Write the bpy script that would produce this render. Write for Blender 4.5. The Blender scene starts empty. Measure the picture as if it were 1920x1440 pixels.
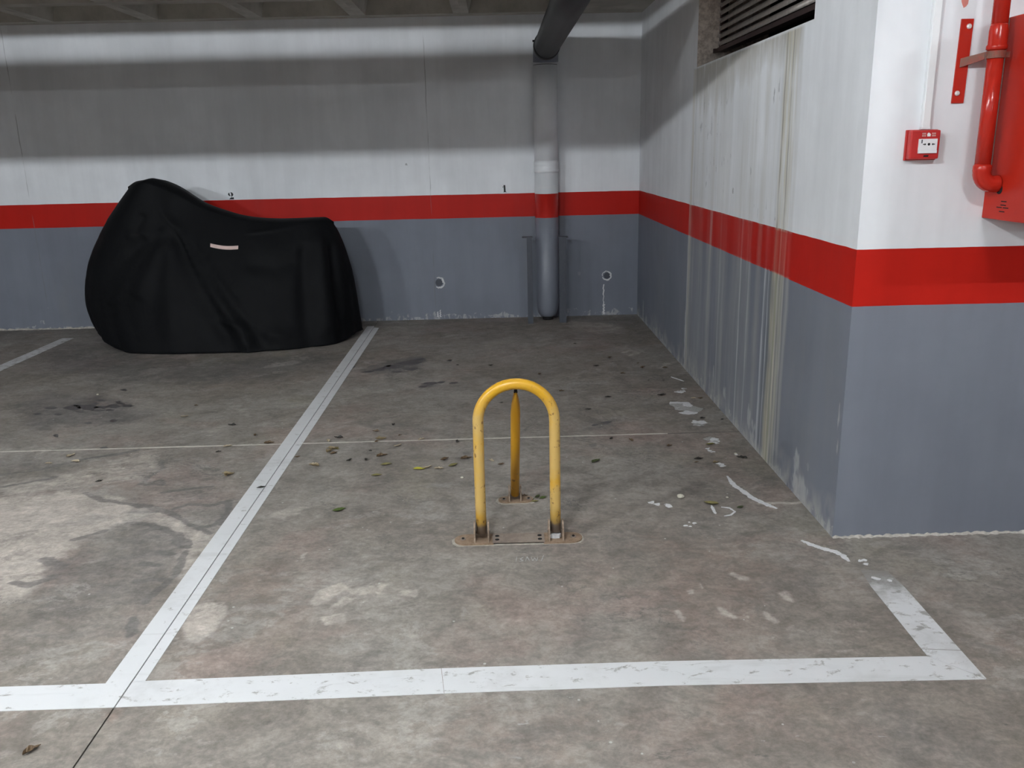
import bpy, bmesh, math, random
import numpy as np
from mathutils import Vector, Matrix
from mathutils.bvhtree import BVHTree

S = bpy.context.scene
COL = S.collection
PI = math.pi

# ------------------------------------------------------------------ camera, world, exposure
XR, YB, YF = 1.249, 7.524, 2.937          # right wall, back wall, front face of the wall block
ZB, ZT = 0.8913, 1.0914                   # red band
ZC = 2.525                                # underside of the ceiling ribs
XJ = -1.0825                              # saw-cut joint under the long white line
cam = bpy.data.cameras.new('camera')
co = bpy.data.objects.new('camera', cam); COL.objects.link(co)
yaw, pitch, roll = 0.0142, 0.2687, -0.0228
fw = Vector((math.sin(yaw)*math.cos(pitch), math.cos(yaw)*math.cos(pitch), -math.sin(pitch)))
rt = Vector((math.cos(yaw), -math.sin(yaw), 0)); up = rt.cross(fw)
r2 = rt*math.cos(roll) + up*math.sin(roll); u2 = up*math.cos(roll) - rt*math.sin(roll)
m = Matrix((r2, u2, -fw)).transposed().to_4x4(); m.translation = (0, 0, 1.45)
co.matrix_world = m
cam.sensor_fit = 'HORIZONTAL'; cam.sensor_width = 36.0
cam.lens = 36.0*1589.6/1920.0
cam.clip_start = .05
S.camera = co
S.view_settings.view_transform = 'Standard'
S.view_settings.look = 'None'
S.view_settings.gamma = 1.0
S.view_settings.use_curve_mapping = False
S.view_settings.exposure = 1.06
LAMP_POWER = 150.0*1.198/.36                         # radiance of the fluorescent tubes
LAMP_COLOR = (0.90, 0.955, 1.0, 1)
LAMP_Z = 2.385
LAMP_LEVEL = (1.9, 1.7, 1.4, .30, .7, .6, .6, .6)   # per-tube levels tuned to balance the light
FILL_LAMPS = [(-2.315, 4.545), (.175, 4.545)]  # added fill lamps, hidden in coffers to brighten the middle and rear floor
FILL_POWER = 48.0
LAMPS = [(-4.6, 1.0), (-2.6, 1.0), (-0.6, 1.0), (1.4, 1.0), (3.4, 1.0), (-4.0, -4.5), (-.6, -4.5), (2.8, -4.5)]  # the rear row is added, unseen, for ambient light
w = bpy.data.worlds.new('world'); S.world = w; w.use_nodes = True
w.node_tree.nodes['Background'].inputs[0].default_value = (0.02, 0.02, 0.022, 1)
w.node_tree.nodes['Background'].inputs[1].default_value = 1.0
S.cycles.max_bounces = 8; S.cycles.diffuse_bounces = 5

# ------------------------------------------------------------------ surveyed floor marks (metres)
AREAS = [(0,0.85,0.1,0.1,[(-2.379,3.544),(-2.102,3.554),(-1.927,3.634),(-1.711,3.496),(-1.452,3.336),(-1.31,3.221),(-1.196,3.138),(-1.155,2.949),(-1.149,2.762),(-1.22,2.826),(-1.212,2.998),(-1.316,3.146),(-1.545,3.237),(-1.645,3.193),(-1.642,3.025),(-1.64,2.894),(-1.628,2.772),(-1.673,2.662),(-1.798,2.564)]),(0,0.55,0.06,0.06,[(-1.637,3.377),(-1.366,3.225),(-1.188,3.113),(-1.169,3.186),(-1.152,2.971),(-1.169,2.763),(-1.209,2.785),(-1.21,2.975),(-1.382,3.15)]),(0,0.45,0.05,0.05,[(-2.36,3.763),(-2.128,3.847),(-2.004,3.966),(-1.914,4.127),(-1.755,4.211),(-1.678,3.97),(-1.681,3.745),(-1.875,3.681),(-2.061,3.612),(-2.25,3.565)]),(0,0.4,0.12,0.1,[(-2.717,4.113),(-2.642,4.267),(-2.301,4.256),(-2.339,4.007),(-2.461,3.943)]),(1,0.42,0.035,0.05,[(-1.704,3.113),(-1.616,3.176),(-1.608,3.257),(-1.511,3.271),(-1.39,3.201),(-1.3,3.13),(-1.23,3.022),(-1.215,2.91),(-1.202,2.765),(-1.227,2.717),(-1.22,2.582),(-1.341,2.571),(-1.445,2.494),(-1.597,2.519),(-1.635,2.659),(-1.618,2.771),(-1.688,2.815),(-1.702,2.941),(-1.645,2.937),(-1.61,3.001)]),(1,0.3,0.08,0.1,[(-1.77,2.704),(-1.655,2.697),(-1.466,2.649),(-1.25,2.566),(-1.216,2.402),(-1.361,2.32),(-1.546,2.302)]),(1,0.28,0.03,0.05,[(-1.917,3.665),(-1.665,3.583),(-1.642,3.742),(-1.686,3.956),(-1.633,4.027),(-1.467,4.091),(-1.268,3.781),(-1.179,3.401),(-1.164,3.136),(-1.255,3.217),(-1.383,3.332),(-1.638,3.462),(-1.736,3.528)]),(1,0.4,0.1,0.08,[(-2.669,4.033),(-2.508,4.175),(-2.177,4.055),(-2.011,3.981),(-2.102,3.845),(-2.257,3.755),(-2.417,3.607)]),(1,0.5,0.12,0.1,[(-2.801,4.893),(-2.669,5.081),(-2.294,5.127),(-2.188,4.946),(-2.445,4.809)]),(1,0.8,0.1,0.1,[(-1.016,5.652),(-0.926,5.791),(-0.788,5.884),(-0.651,6.046),(-0.526,6.099),(-0.53,5.748),(-0.654,5.687),(-0.72,5.621),(-0.892,5.553)]),(1,0.7,0.05,0.05,[(-0.817,5.966),(-0.54,6.117),(-0.536,5.825),(-0.725,5.665),(-0.864,5.607)]),(1,0.8,0.05,0.05,[(-0.536,5.301),(-0.428,5.343),(-0.355,5.283),(-0.43,5.214),(-0.506,5.234)]),(1,0.4,0.05,0.06,[(-0.856,4.566),(-0.726,4.604),(-0.538,4.538),(-0.485,4.612),(-0.429,4.678),(-0.499,4.439),(-0.698,4.401)]),(1,0.75,0.012,0.005,[(0.44,4.056),(0.451,4.079),(0.478,4.077),(0.483,4.052),(0.472,4.029),(0.446,4.031)]),(1,0.75,0.012,0.005,[(-0.196,3.989),(-0.188,4.011),(-0.162,4.009),(-0.153,3.985),(-0.16,3.963),(-0.187,3.965)]),(1,0.5,0.1,0.08,[(0.404,4.361),(0.505,4.494),(0.648,4.452),(0.604,4.343),(0.484,4.299)]),(1,0.55,0.12,0.12,[(-3.098,5.086),(-2.945,5.436),(-2.319,5.188),(-1.993,4.768),(-2.224,4.589),(-2.636,4.577)]),(1,0.6,0.25,0.2,[(-3.624,6.978),(-3.205,6.827),(-2.556,6.257),(-1.732,6.166),(-1.22,6.406),(-1.183,6.686),(-1.117,5.811),(-1.614,5.435),(-2.455,5.52),(-3.407,6.055)]),(0,0.75,0.02,0.03,[(-1.056,2.471),(-1.064,2.555),(-1.016,2.587),(-0.961,2.584),(-0.918,2.513),(-0.922,2.401),(-0.947,2.327),(-0.981,2.329),(-1.03,2.407)]),(0,0.5,0.03,0.06,[(-1.002,3.332),(-0.924,3.383),(-0.808,3.374),(-0.859,3.295),(-0.936,3.247)]),(0,0.85,0.015,0.04,[(-0.679,2.567),(-0.641,2.644),(-0.573,2.677),(-0.541,2.649),(-0.588,2.604),(-0.613,2.546),(-0.654,2.531)]),(0,0.85,0.015,0.04,[(-0.565,2.632),(-0.479,2.664),(-0.42,2.642),(-0.452,2.607),(-0.523,2.593)]),(0,0.85,0.015,0.04,[(-0.452,2.607),(-0.425,2.679),(-0.408,2.66),(-0.428,2.588)]),(0,0.85,0.015,0.04,[(-0.597,2.511),(-0.558,2.588),(-0.511,2.575),(-0.547,2.525)]),(0,0.85,0.015,0.04,[(-0.772,2.903),(-0.746,2.923),(-0.742,2.859)]),(0,0.85,0.015,0.04,[(-0.359,2.62),(-0.3,2.635),(-0.3,2.573),(-0.341,2.583)]),(0,0.85,0.015,0.04,[(-0.605,2.462),(-0.523,2.49),(-0.53,2.426),(-0.578,2.413)]),(0,0.3,0.12,0.12,[(-0.722,2.679),(-0.47,2.74),(-0.296,2.691),(-0.295,2.477),(-0.456,2.39),(-0.65,2.432)]),(0,0.65,0.012,0.012,[(0.777,2.683),(0.805,2.697),(0.822,2.668),(0.851,2.651),(0.839,2.625),(0.806,2.631)]),(0,0.65,0.012,0.012,[(0.68,2.467),(0.7,2.459),(0.736,2.392),(0.724,2.38),(0.685,2.414)]),(0,0.65,0.012,0.012,[(0.612,2.576),(0.634,2.582),(0.63,2.55),(0.612,2.548)]),(0,0.65,0.012,0.012,[(0.664,2.632),(0.673,2.632),(0.671,2.587),(0.665,2.584)]),(0,0.65,0.012,0.012,[(0.544,2.448),(0.566,2.454),(0.574,2.395),(0.556,2.37),(0.551,2.412)]),(0,0.65,0.012,0.012,[(0.757,2.242),(0.772,2.238),(0.76,2.219)]),(0,0.65,0.012,0.012,[(0.801,2.289),(0.812,2.274),(0.823,2.282),(0.807,2.257)]),(0,0.65,0.012,0.012,[(0.786,2.267),(0.799,2.272),(0.789,2.252)]),(0,0.65,0.012,0.012,[(0.822,2.439),(0.848,2.411),(0.861,2.362),(0.842,2.342),(0.821,2.381)]),(0,0.65,0.012,0.012,[(0.909,2.544),(0.949,2.56),(0.946,2.472),(0.917,2.491)]),(0,0.65,0.012,0.012,[(0.755,2.417),(0.77,2.399),(0.771,2.383)]),(0,0.5,0.03,0.05,[(0.563,1.94),(0.579,1.895),(0.577,1.857),(0.555,1.854),(0.545,1.897)]),(0,0.3,0.15,0.15,[(0.875,2.315),(1.066,2.465),(1.162,2.361),(1.164,2.183),(0.951,2.167)]),(2,0.5,0.25,0.2,[(0.529,3.023),(0.913,2.905),(1.052,2.725),(0.87,2.511),(0.837,2.201),(0.47,2.193),(0.501,2.533)]),(2,0.5,0.25,0.2,[(-1.076,2.859),(-0.881,3.022),(-0.678,2.834),(-0.69,2.534),(-0.865,2.352),(-1.014,2.552)]),(2,0.5,0.3,0.25,[(0.28,1.954),(0.798,1.997),(0.942,1.921),(0.697,1.711),(0.288,1.73)]),(1,0.45,0.2,0.2,[(0.97,1.92),(1.125,1.89),(1.139,1.69),(0.875,1.702),(0.871,1.818)]),(2,0.45,0.2,0.2,[(-0.196,2.025),(0.286,2.0),(0.288,1.73),(-0.205,1.753)]),(1,0.22,0.3,0.3,[(-1.013,1.985),(-0.079,1.995),(1.369,1.968),(1.202,1.687),(-0.999,1.79)]),(1,0.45,0.06,0.06,[(0.05,1.933),(0.093,1.953),(0.091,1.909),(0.063,1.904)]),(1,0.4,0.06,0.08,[(-0.23,1.893),(-0.161,1.9),(-0.144,1.837),(-0.197,1.826)]),(0,0.4,0.2,0.2,[(-0.454,1.991),(-0.251,1.981),(-0.127,1.749),(-0.467,1.765)]),(1,0.4,0.05,0.06,[(-1.098,2.001),(-1.064,2.022),(-1.064,1.988),(-1.085,1.956)]),(2,0.9,0.03,0.03,[(-1.103,2.012),(-1.062,2.017),(-1.061,1.981),(-1.083,1.967)]),(0,0.3,0.1,0.08,[(0.824,6.26),(1.011,6.424),(1.034,6.059),(0.936,5.935)]),(0,0.4,0.08,0.08,[(0.587,7.343),(1.068,7.09),(1.014,6.724),(0.8,6.75),(0.52,7.069)])]
LINES = [(1,0.95,0.011,[(-1.704,3.113),(-1.666,3.145),(-1.623,3.191)]),(1,0.95,0.011,[(-1.554,3.258),(-1.467,3.232),(-1.369,3.174),(-1.298,3.125),(-1.249,3.046),(-1.209,3.006)]),(1,0.95,0.011,[(-1.309,3.146),(-1.285,3.072),(-1.239,3.018),(-1.22,3.035),(-1.252,3.084)]),(1,0.95,0.011,[(-1.21,2.975),(-1.203,2.888),(-1.195,2.785),(-1.193,2.726)]),(1,0.95,0.011,[(-1.751,2.771),(-1.686,2.756),(-1.651,2.781),(-1.628,2.811)]),(1,0.95,0.011,[(-1.733,2.942),(-1.677,2.909),(-1.619,2.893)]),(1,0.95,0.011,[(-1.735,2.934),(-1.701,2.958),(-1.648,2.903)]),(1,0.95,0.011,[(-1.874,3.599),(-1.771,3.501),(-1.674,3.464)]),(1,0.95,0.011,[(-1.59,3.373),(-1.462,3.365),(-1.34,3.275),(-1.266,3.218),(-1.185,3.137)]),(1,0.95,0.011,[(-1.662,3.464),(-1.543,3.426),(-1.412,3.35),(-1.358,3.292)]),(1,0.95,0.011,[(-1.617,3.707),(-1.674,3.679),(-1.674,3.792),(-1.663,3.882),(-1.687,3.993)]),(1,0.95,0.011,[(-1.641,3.676),(-1.561,3.658),(-1.599,3.726)]),(1,0.95,0.011,[(-1.542,3.574),(-1.447,3.611),(-1.324,3.64)]),(1,0.95,0.011,[(-1.415,3.389),(-1.365,3.442),(-1.261,3.406),(-1.197,3.46)]),(1,0.95,0.011,[(-1.177,3.212),(-1.182,3.334),(-1.188,3.43)]),(1,0.95,0.011,[(-1.266,3.218),(-1.199,3.213),(-1.188,3.318)]),(1,0.95,0.011,[(-2.419,3.869),(-2.245,3.927),(-2.138,4.029),(-1.942,4.129),(-1.899,4.158)]),(1,0.95,0.011,[(-2.322,3.694),(-2.205,3.751),(-2.117,3.825)]),(1,0.95,0.011,[(-1.318,2.982),(-1.247,2.955)]),(1,0.95,0.011,[(-1.316,2.753),(-1.266,2.769),(-1.21,2.746)]),(1,0.95,0.011,[(-1.336,2.875),(-1.273,2.863)]),(1,0.95,0.011,[(-1.188,2.737),(-1.226,2.642),(-1.227,2.6)]),(1,0.95,0.011,[(-1.239,2.498),(-1.19,2.4)]),(0,0.7,0.02,[(0.91,6.073),(0.975,6.135),(1.014,6.061),(0.963,5.982)]),(0,0.5,0.025,[(1.092,5.575),(1.158,5.688),(1.228,5.742)]),(0,0.8,0.01,[(1.074,3.269),(1.154,3.275),(1.266,3.272)])]
OILS = [[(-2.783,5.001),(-2.772,5.027),(-2.739,5.03),(-2.701,4.993),(-2.709,4.961),(-2.75,4.974)],[(-2.788,4.882),(-2.782,4.898),(-2.76,4.9),(-2.736,4.877),(-2.74,4.856),(-2.767,4.865)],[(-2.657,4.859),(-2.65,4.875),(-2.629,4.878),(-2.605,4.854),(-2.61,4.834),(-2.637,4.842)],[(-2.668,4.99),(-2.654,5.034),(-2.604,5.04),(-2.546,4.979),(-2.556,4.925),(-2.618,4.947)],[(-2.579,4.993),(-2.564,5.046),(-2.51,5.054),(-2.444,4.981),(-2.453,4.916),(-2.523,4.941)],[(-2.474,4.983),(-2.459,5.009),(-2.419,5.012),(-2.38,4.975),(-2.393,4.943),(-2.44,4.957)],[(-2.411,5.0),(-2.399,5.035),(-2.36,5.04),(-2.316,4.991),(-2.325,4.947),(-2.373,4.965)],[(-2.328,5.003),(-2.312,5.029),(-2.272,5.032),(-2.234,4.995),(-2.248,4.962),(-2.294,4.977)],[(-2.394,5.089),(-2.388,5.107),(-2.368,5.11),(-2.346,5.085),(-2.35,5.062),(-2.375,5.071)],[(-2.531,5.137),(-2.519,5.155),(-2.49,5.157),(-2.462,5.131),(-2.472,5.108),(-2.506,5.118)],[(-2.483,5.378),(-2.477,5.398),(-2.457,5.401),(-2.433,5.373),(-2.437,5.348),(-2.463,5.358)],[(-2.457,4.451),(-2.457,4.473),(-2.444,4.477),(-2.421,4.448),(-2.418,4.421),(-2.438,4.431)],[(-2.258,4.7),(-2.255,4.724),(-2.238,4.728),(-2.213,4.696),(-2.213,4.666),(-2.237,4.677)],[(-2.391,4.672),(-2.384,4.687),(-2.363,4.689),(-2.341,4.667),(-2.346,4.648),(-2.372,4.656)],[(-2.103,4.223),(-2.094,4.236),(-2.072,4.237),(-2.051,4.219),(-2.059,4.203),(-2.085,4.21)],[(-2.552,4.903),(-2.541,4.919),(-2.513,4.921),(-2.486,4.897),(-2.495,4.876),(-2.528,4.886)],[(-2.385,4.92),(-2.373,4.937),(-2.345,4.938),(-2.319,4.914),(-2.329,4.893),(-2.362,4.903)],[(-2.46,4.916),(-2.444,4.932),(-2.41,4.933),(-2.38,4.909),(-2.394,4.889),(-2.433,4.899)],[(-2.375,5.053),(-2.365,5.07),(-2.339,5.073),(-2.314,5.047),(-2.322,5.025),(-2.353,5.035)],[(-2.632,5.043),(-2.627,5.07),(-2.602,5.074),(-2.57,5.037),(-2.572,5.004),(-2.605,5.017)],[(-2.532,5.068),(-2.524,5.085),(-2.502,5.088),(-2.478,5.063),(-2.483,5.04),(-2.511,5.05)],[(-0.841,5.797),(-0.798,5.85),(-0.724,5.861),(-0.678,5.81),(-0.727,5.739),(-0.795,5.758)],[(-0.755,5.896),(-0.701,5.95),(-0.612,5.96),(-0.558,5.906),(-0.62,5.834),(-0.701,5.856)],[(-0.642,5.996),(-0.614,6.043),(-0.566,6.053),(-0.536,6.017),(-0.569,5.955),(-0.613,5.97)],[(-0.887,5.726),(-0.862,5.77),(-0.816,5.779),(-0.786,5.745),(-0.815,5.689),(-0.858,5.702)],[(-0.954,5.674),(-0.932,5.707),(-0.893,5.712),(-0.868,5.695),(-0.893,5.653),(-0.93,5.663)],[(-0.672,5.718),(-0.645,5.762),(-0.599,5.771),(-0.57,5.737),(-0.601,5.681),(-0.644,5.695)],[(-0.742,5.652),(-0.724,5.685),(-0.691,5.691),(-0.671,5.674),(-0.692,5.632),(-0.722,5.641)],[(-0.513,5.325),(-0.483,5.363),(-0.433,5.37),(-0.404,5.34),(-0.439,5.292),(-0.484,5.304)],[(-0.528,5.249),(-0.512,5.278),(-0.484,5.283),(-0.468,5.269),(-0.486,5.232),(-0.512,5.24)],[(-0.418,5.342),(-0.403,5.372),(-0.378,5.378),(-0.363,5.363),(-0.38,5.325),(-0.403,5.332)],[(-0.337,5.32),(-0.319,5.35),(-0.291,5.355),(-0.275,5.341),(-0.295,5.303),(-0.32,5.311)],[(-0.811,5.824),(-0.802,5.86),(-0.782,5.867),(-0.769,5.85),(-0.779,5.805),(-0.798,5.813)],[(-1.073,5.821),(-1.061,5.857),(-1.035,5.864),(-1.017,5.846),(-1.031,5.802),(-1.057,5.811)],[(-0.384,5.935),(-0.372,5.972),(-0.351,5.98),(-0.339,5.962),(-0.353,5.915),(-0.372,5.924)],[(-1.083,5.476),(-1.074,5.508),(-1.053,5.514),(-1.038,5.499),(-1.048,5.459),(-1.069,5.467)],[(0.546,4.414),(0.567,4.441),(0.595,4.447),(0.607,4.427),(0.581,4.392),(0.559,4.399)],[(0.486,4.372),(0.5,4.393),(0.519,4.397),(0.528,4.387),(0.511,4.361),(0.495,4.366)]]
SMEARS = [([(1.019,3.587),(1.02,3.491),(1.04,3.41),(1.062,3.327),(1.096,3.262),(1.128,3.216)],0.024),([(1.124,2.918),(1.15,2.88),(1.183,2.843),(1.215,2.819),(1.23,2.788),(1.235,2.742)],0.022),([(0.869,3.267),(0.866,3.218),(0.865,3.181)],0.012),([(0.905,3.248),(0.937,3.235),(0.948,3.196),(0.923,3.166),(0.894,3.158)],0.008),([(1.116,5.333),(1.146,5.276),(1.175,5.22)],0.012)]
FLAKES = [[(1.028,4.789),(1.062,4.831),(1.074,4.752),(1.097,4.674),(1.072,4.532),(1.042,4.495),(1.018,4.547),(1.015,4.65)],[(1.059,4.435),(1.093,4.394),(1.13,4.344),(1.109,4.281),(1.08,4.302),(1.051,4.35)],[(1.082,5.004),(1.131,5.048),(1.159,5.082),(1.129,4.975),(1.089,4.956)],[(1.05,4.129),(1.089,4.142),(1.104,4.082),(1.074,4.027),(1.046,4.046)],[(1.02,3.984),(1.041,3.951),(1.038,3.905),(1.016,3.922)],[(0.619,3.318),(0.645,3.339),(0.68,3.32),(0.714,3.295),(0.703,3.251),(0.677,3.27),(0.646,3.244),(0.637,3.295)],[(0.717,3.104),(0.748,3.117),(0.767,3.095),(0.739,3.067),(0.717,3.074)],[(1.023,3.772),(1.039,3.729),(1.035,3.694),(1.019,3.73)],[(1.129,3.882),(1.154,3.895),(1.139,3.851)],[(1.26,2.603),(1.284,2.632),(1.285,2.602),(1.269,2.573)],[(1.306,2.608),(1.331,2.614),(1.332,2.584),(1.311,2.571)],[(1.26,2.741),(1.293,2.751),(1.305,2.726),(1.267,2.712)]]
LEAVES = [((-0.695,3.327),0.05,'green',0.4),((-0.396,3.784),0.05,'yellow',0.1),((0.448,3.818),0.055,'darkgreen',0.9),((0.871,3.284),0.055,'olive',2.7),((0.982,3.237),0.03,'darkgreen',0.4),((1.149,3.806),0.045,'black',2.6),((0.943,3.815),0.04,'black',0.1),((-1.219,1.86),0.04,'brown',0.9),((-2.192,4.102),0.045,'pale',1.2),((-2.125,4.013),0.045,'pale',2.8),((-1.423,4.184),0.04,'pale',0.5),((-1.297,3.777),0.05,'dry',0.1),((-1.303,3.764),0.04,'dry',2.0),((-0.904,3.859),0.045,'dry',2.6),((-0.916,3.881),0.04,'pale',0.4),((-0.863,4.098),0.05,'dry',0.3),((-0.872,4.059),0.05,'dry',1.3),((-0.848,4.105),0.04,'olive',2.2),((-0.846,4.033),0.04,'brown',0.8),((-0.909,4.225),0.04,'pale',2.0),((-0.864,4.273),0.045,'black',2.8),((-0.561,3.853),0.05,'olive',0.2),((-0.589,3.716),0.045,'olive',0.1),((-0.598,3.975),0.05,'brown',0.5),((-0.635,4.228),0.05,'dry',0.2),((-0.651,4.195),0.03,'brown',0.9),((-0.421,4.21),0.035,'pale',0.6),((-0.597,4.476),0.03,'black',1.3),((-0.232,4.16),0.035,'black',1.4),((-0.281,3.897),0.045,'brown',0.7),((-0.236,3.821),0.05,'olive',0.7),((-0.177,3.904),0.05,'brown',0.3),((-0.751,3.927),0.03,'black',0.8),((-0.67,3.928),0.03,'black',1.7),((-0.667,4.058),0.02,'black',2.4),((-0.541,4.289),0.02,'brown',0.8),((-0.679,4.363),0.035,'brown',2.8),((-0.359,3.795),0.045,'pale',0.6),((-0.302,3.777),0.04,'pale',0),((-0.054,3.865),0.035,'pale',2.4),((-0.006,3.81),0.03,'brown',0.3),((-0.534,4.119),0.04,'pale',0.7),((-1.887,3.741),0.03,'black',0.6),((-1.445,4.105),0.025,'black',0.5),((-1.508,4.546),0.04,'black',2.9),((-1.328,4.356),0.03,'brown',1.5),((-1.096,3.604),0.035,'black',0.4),((-1.216,4.217),0.045,'brown',0.2),((-1.019,3.993),0.025,'brown',0.3),((-1.838,4.733),0.035,'pale',0.3),((-2.251,4.0),0.03,'pale',0.1),((-1.846,4.959),0.02,'brown',0.4),((0.972,4.908),0.045,'black',0.1),((0.974,5.588),0.04,'brown',0.6),((1.124,5.572),0.035,'brown',0.1),((1.11,4.44),0.03,'black',0.3),((1.049,4.013),0.045,'olive',0.2),((0.662,4.103),0.035,'brown',1.9),((0.566,4.144),0.03,'black',1.0),((0.84,4.007),0.03,'brown',0.4),((0.665,5.666),0.035,'black',0.1),((0.789,5.902),0.03,'brown',0.5),((0.584,6.38),0.025,'black',0.1),((0.265,5.49),0.03,'brown',0.9),((-0.064,5.759),0.03,'black',0.3),((0.502,4.656),0.03,'black',2.9),((0.648,4.905),0.035,'black',0.1),((0.379,5.061),0.03,'brown',0.2),((0.003,4.842),0.02,'black',0.2),((-0.358,5.948),0.02,'brown',0.2),((-0.298,5.8),0.02,'black',0.3),((0.818,5.446),0.03,'brown',0.1),((0.961,5.71),0.02,'brown',0.4),((0.922,3.766),0.02,'brown',0.2),((1.012,3.759),0.03,'dry',0.3),((0.115,3.383),0.035,'green',0.3),((0.148,3.41),0.035,'darkgreen',1.0),((0.171,3.396),0.035,'green',0.6),((0.134,3.359),0.03,'olive',0.1),((0.093,3.42),0.025,'brown',0.3),((0.955,5.256),0.015,'black',0.3),((1.05,5.246),0.015,'black',0.2),((1.212,4.412),0.02,'black',0.4),((1.147,4.823),0.03,'pale',0.2),((1.187,4.819),0.03,'brown',0.2)]
PEBBLES = [((0.758,3.354),0.016),((-0.189,3.652),0.008),((0.247,3.769),0.006),((0.954,3.34),0.006),((-2.577,5.262),0.008),((1.135,3.866),0.007)]


# ------------------------------------------------------------------ node helpers
class NT:
    def __init__(s, name):
        s.m = bpy.data.materials.new(name); s.m.use_nodes = True
        s.t = s.m.node_tree; s.b = s.t.nodes['Principled BSDF']
    def n(s, typ, **k):
        nd = s.t.nodes.new(typ)
        for a, v in k.items(): setattr(nd, a, v)
        return nd
    def put(s, sock, v):
        if isinstance(v, bpy.types.NodeSocket): s.t.links.new(v, sock)
        elif isinstance(v, (tuple, list)): sock.default_value = (*v, 1) if len(v) == 3 and sock.type == 'RGBA' else v
        else: sock.default_value = v
    def math(s, op, a, b=0.0, c=0.0, clamp=False):
        nd = s.n('ShaderNodeMath', operation=op, use_clamp=clamp)
        for i, v in enumerate((a, b, c)): s.put(nd.inputs[i], v)
        return nd.outputs[0]
    def mix(s, f, a, b, mode='MIX'):
        nd = s.n('ShaderNodeMix', data_type='RGBA', blend_type=mode)
        s.put(nd.inputs[0], f); s.put(nd.inputs[6], a); s.put(nd.inputs[7], b)
        return nd.outputs[2]
    def ramp(s, f, lo, hi, a=0.0, b=1.0):
        nd = s.n('ShaderNodeMapRange', interpolation_type='SMOOTHSTEP')
        for i, v in enumerate((f, lo, hi, a, b)): s.put(nd.inputs[i], v)
        return nd.outputs[0]
    def coord(s, scale=(1, 1, 1), rot=(0, 0, 0), loc=(0, 0, 0)):
        tc = s.n('ShaderNodeTexCoord'); mp = s.n('ShaderNodeMapping')
        mp.inputs[1].default_value = loc; mp.inputs[2].default_value = rot; mp.inputs[3].default_value = scale
        s.t.links.new(tc.outputs['Object'], mp.inputs[0]); return mp.outputs[0]
    def noise(s, vec, scale, detail=4, rough=.55, dist=0.0):
        nd = s.n('ShaderNodeTexNoise')
        s.put(nd.inputs['Vector'], vec); nd.inputs['Scale'].default_value = scale
        nd.inputs['Detail'].default_value = detail; nd.inputs['Roughness'].default_value = rough
        nd.inputs['Distortion'].default_value = dist
        return nd.outputs[0]
    def xyz(s, vec):
        nd = s.n('ShaderNodeSeparateXYZ'); s.put(nd.inputs[0], vec); return nd.outputs
    def bump(s, h, strength=.3, dist=.004):
        nd = s.n('ShaderNodeBump'); nd.inputs['Strength'].default_value = strength
        nd.inputs['Distance'].default_value = dist; s.put(nd.inputs['Height'], h)
        s.t.links.new(nd.outputs[0], s.b.inputs['Normal'])
    def set(s, **k):
        for a, v in k.items(): s.put(s.b.inputs[a.replace('_', ' ')], v)
        return s.m

def simple(name, col, rough=.5, metal=0.0, var=.08, scale=30, spec=.5, bump=0.0):
    t = NT(name); c = t.coord()
    n = t.noise(c, scale, 5)
    t.set(Base_Color=t.mix(1.0, col, t.mix(n, (1-var*2,)*3, (1+var*2,)*3), 'MULTIPLY'), Roughness=rough, Metallic=metal)
    t.b.inputs['Specular IOR Level'].default_value = spec
    if bump: t.bump(n, bump, .002)
    return t.m

WHITE, RED, GREY = (.80, .815, .84), (.47, .013, .007), (.190, .205, .245)

def paint_base(t):
    """white / red / grey bands of paint by height, slightly wavering edges"""
    c = t.coord(); p = t.xyz(c)
    wob = t.math('MULTIPLY', t.math('SUBTRACT', t.noise(c, 5, 3), .5), .006)
    z = t.math('ADD', p[2], wob)
    red = t.math('GREATER_THAN', z, ZB); wht = t.math('GREATER_THAN', z, ZT)
    n = t.noise(c, 1.3, 5, .6)
    v = t.ramp(n, .3, .75, .90, 1.06)
    roll_ = t.noise(t.coord((1, 1, .12)), 9, 3, .6)
    v = t.math('MULTIPLY', v, t.ramp(roll_, .3, .7, .965, 1.03))
    col = t.mix(wht, t.mix(red, GREY, RED), WHITE)
    vv = t.n('ShaderNodeCombineColor')
    for i in range(3): t.put(vv.inputs[i], v)
    col = t.mix(1.0, col, vv.outputs[0], 'MULTIPLY')
    return c, p, z, red, wht, col

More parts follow.
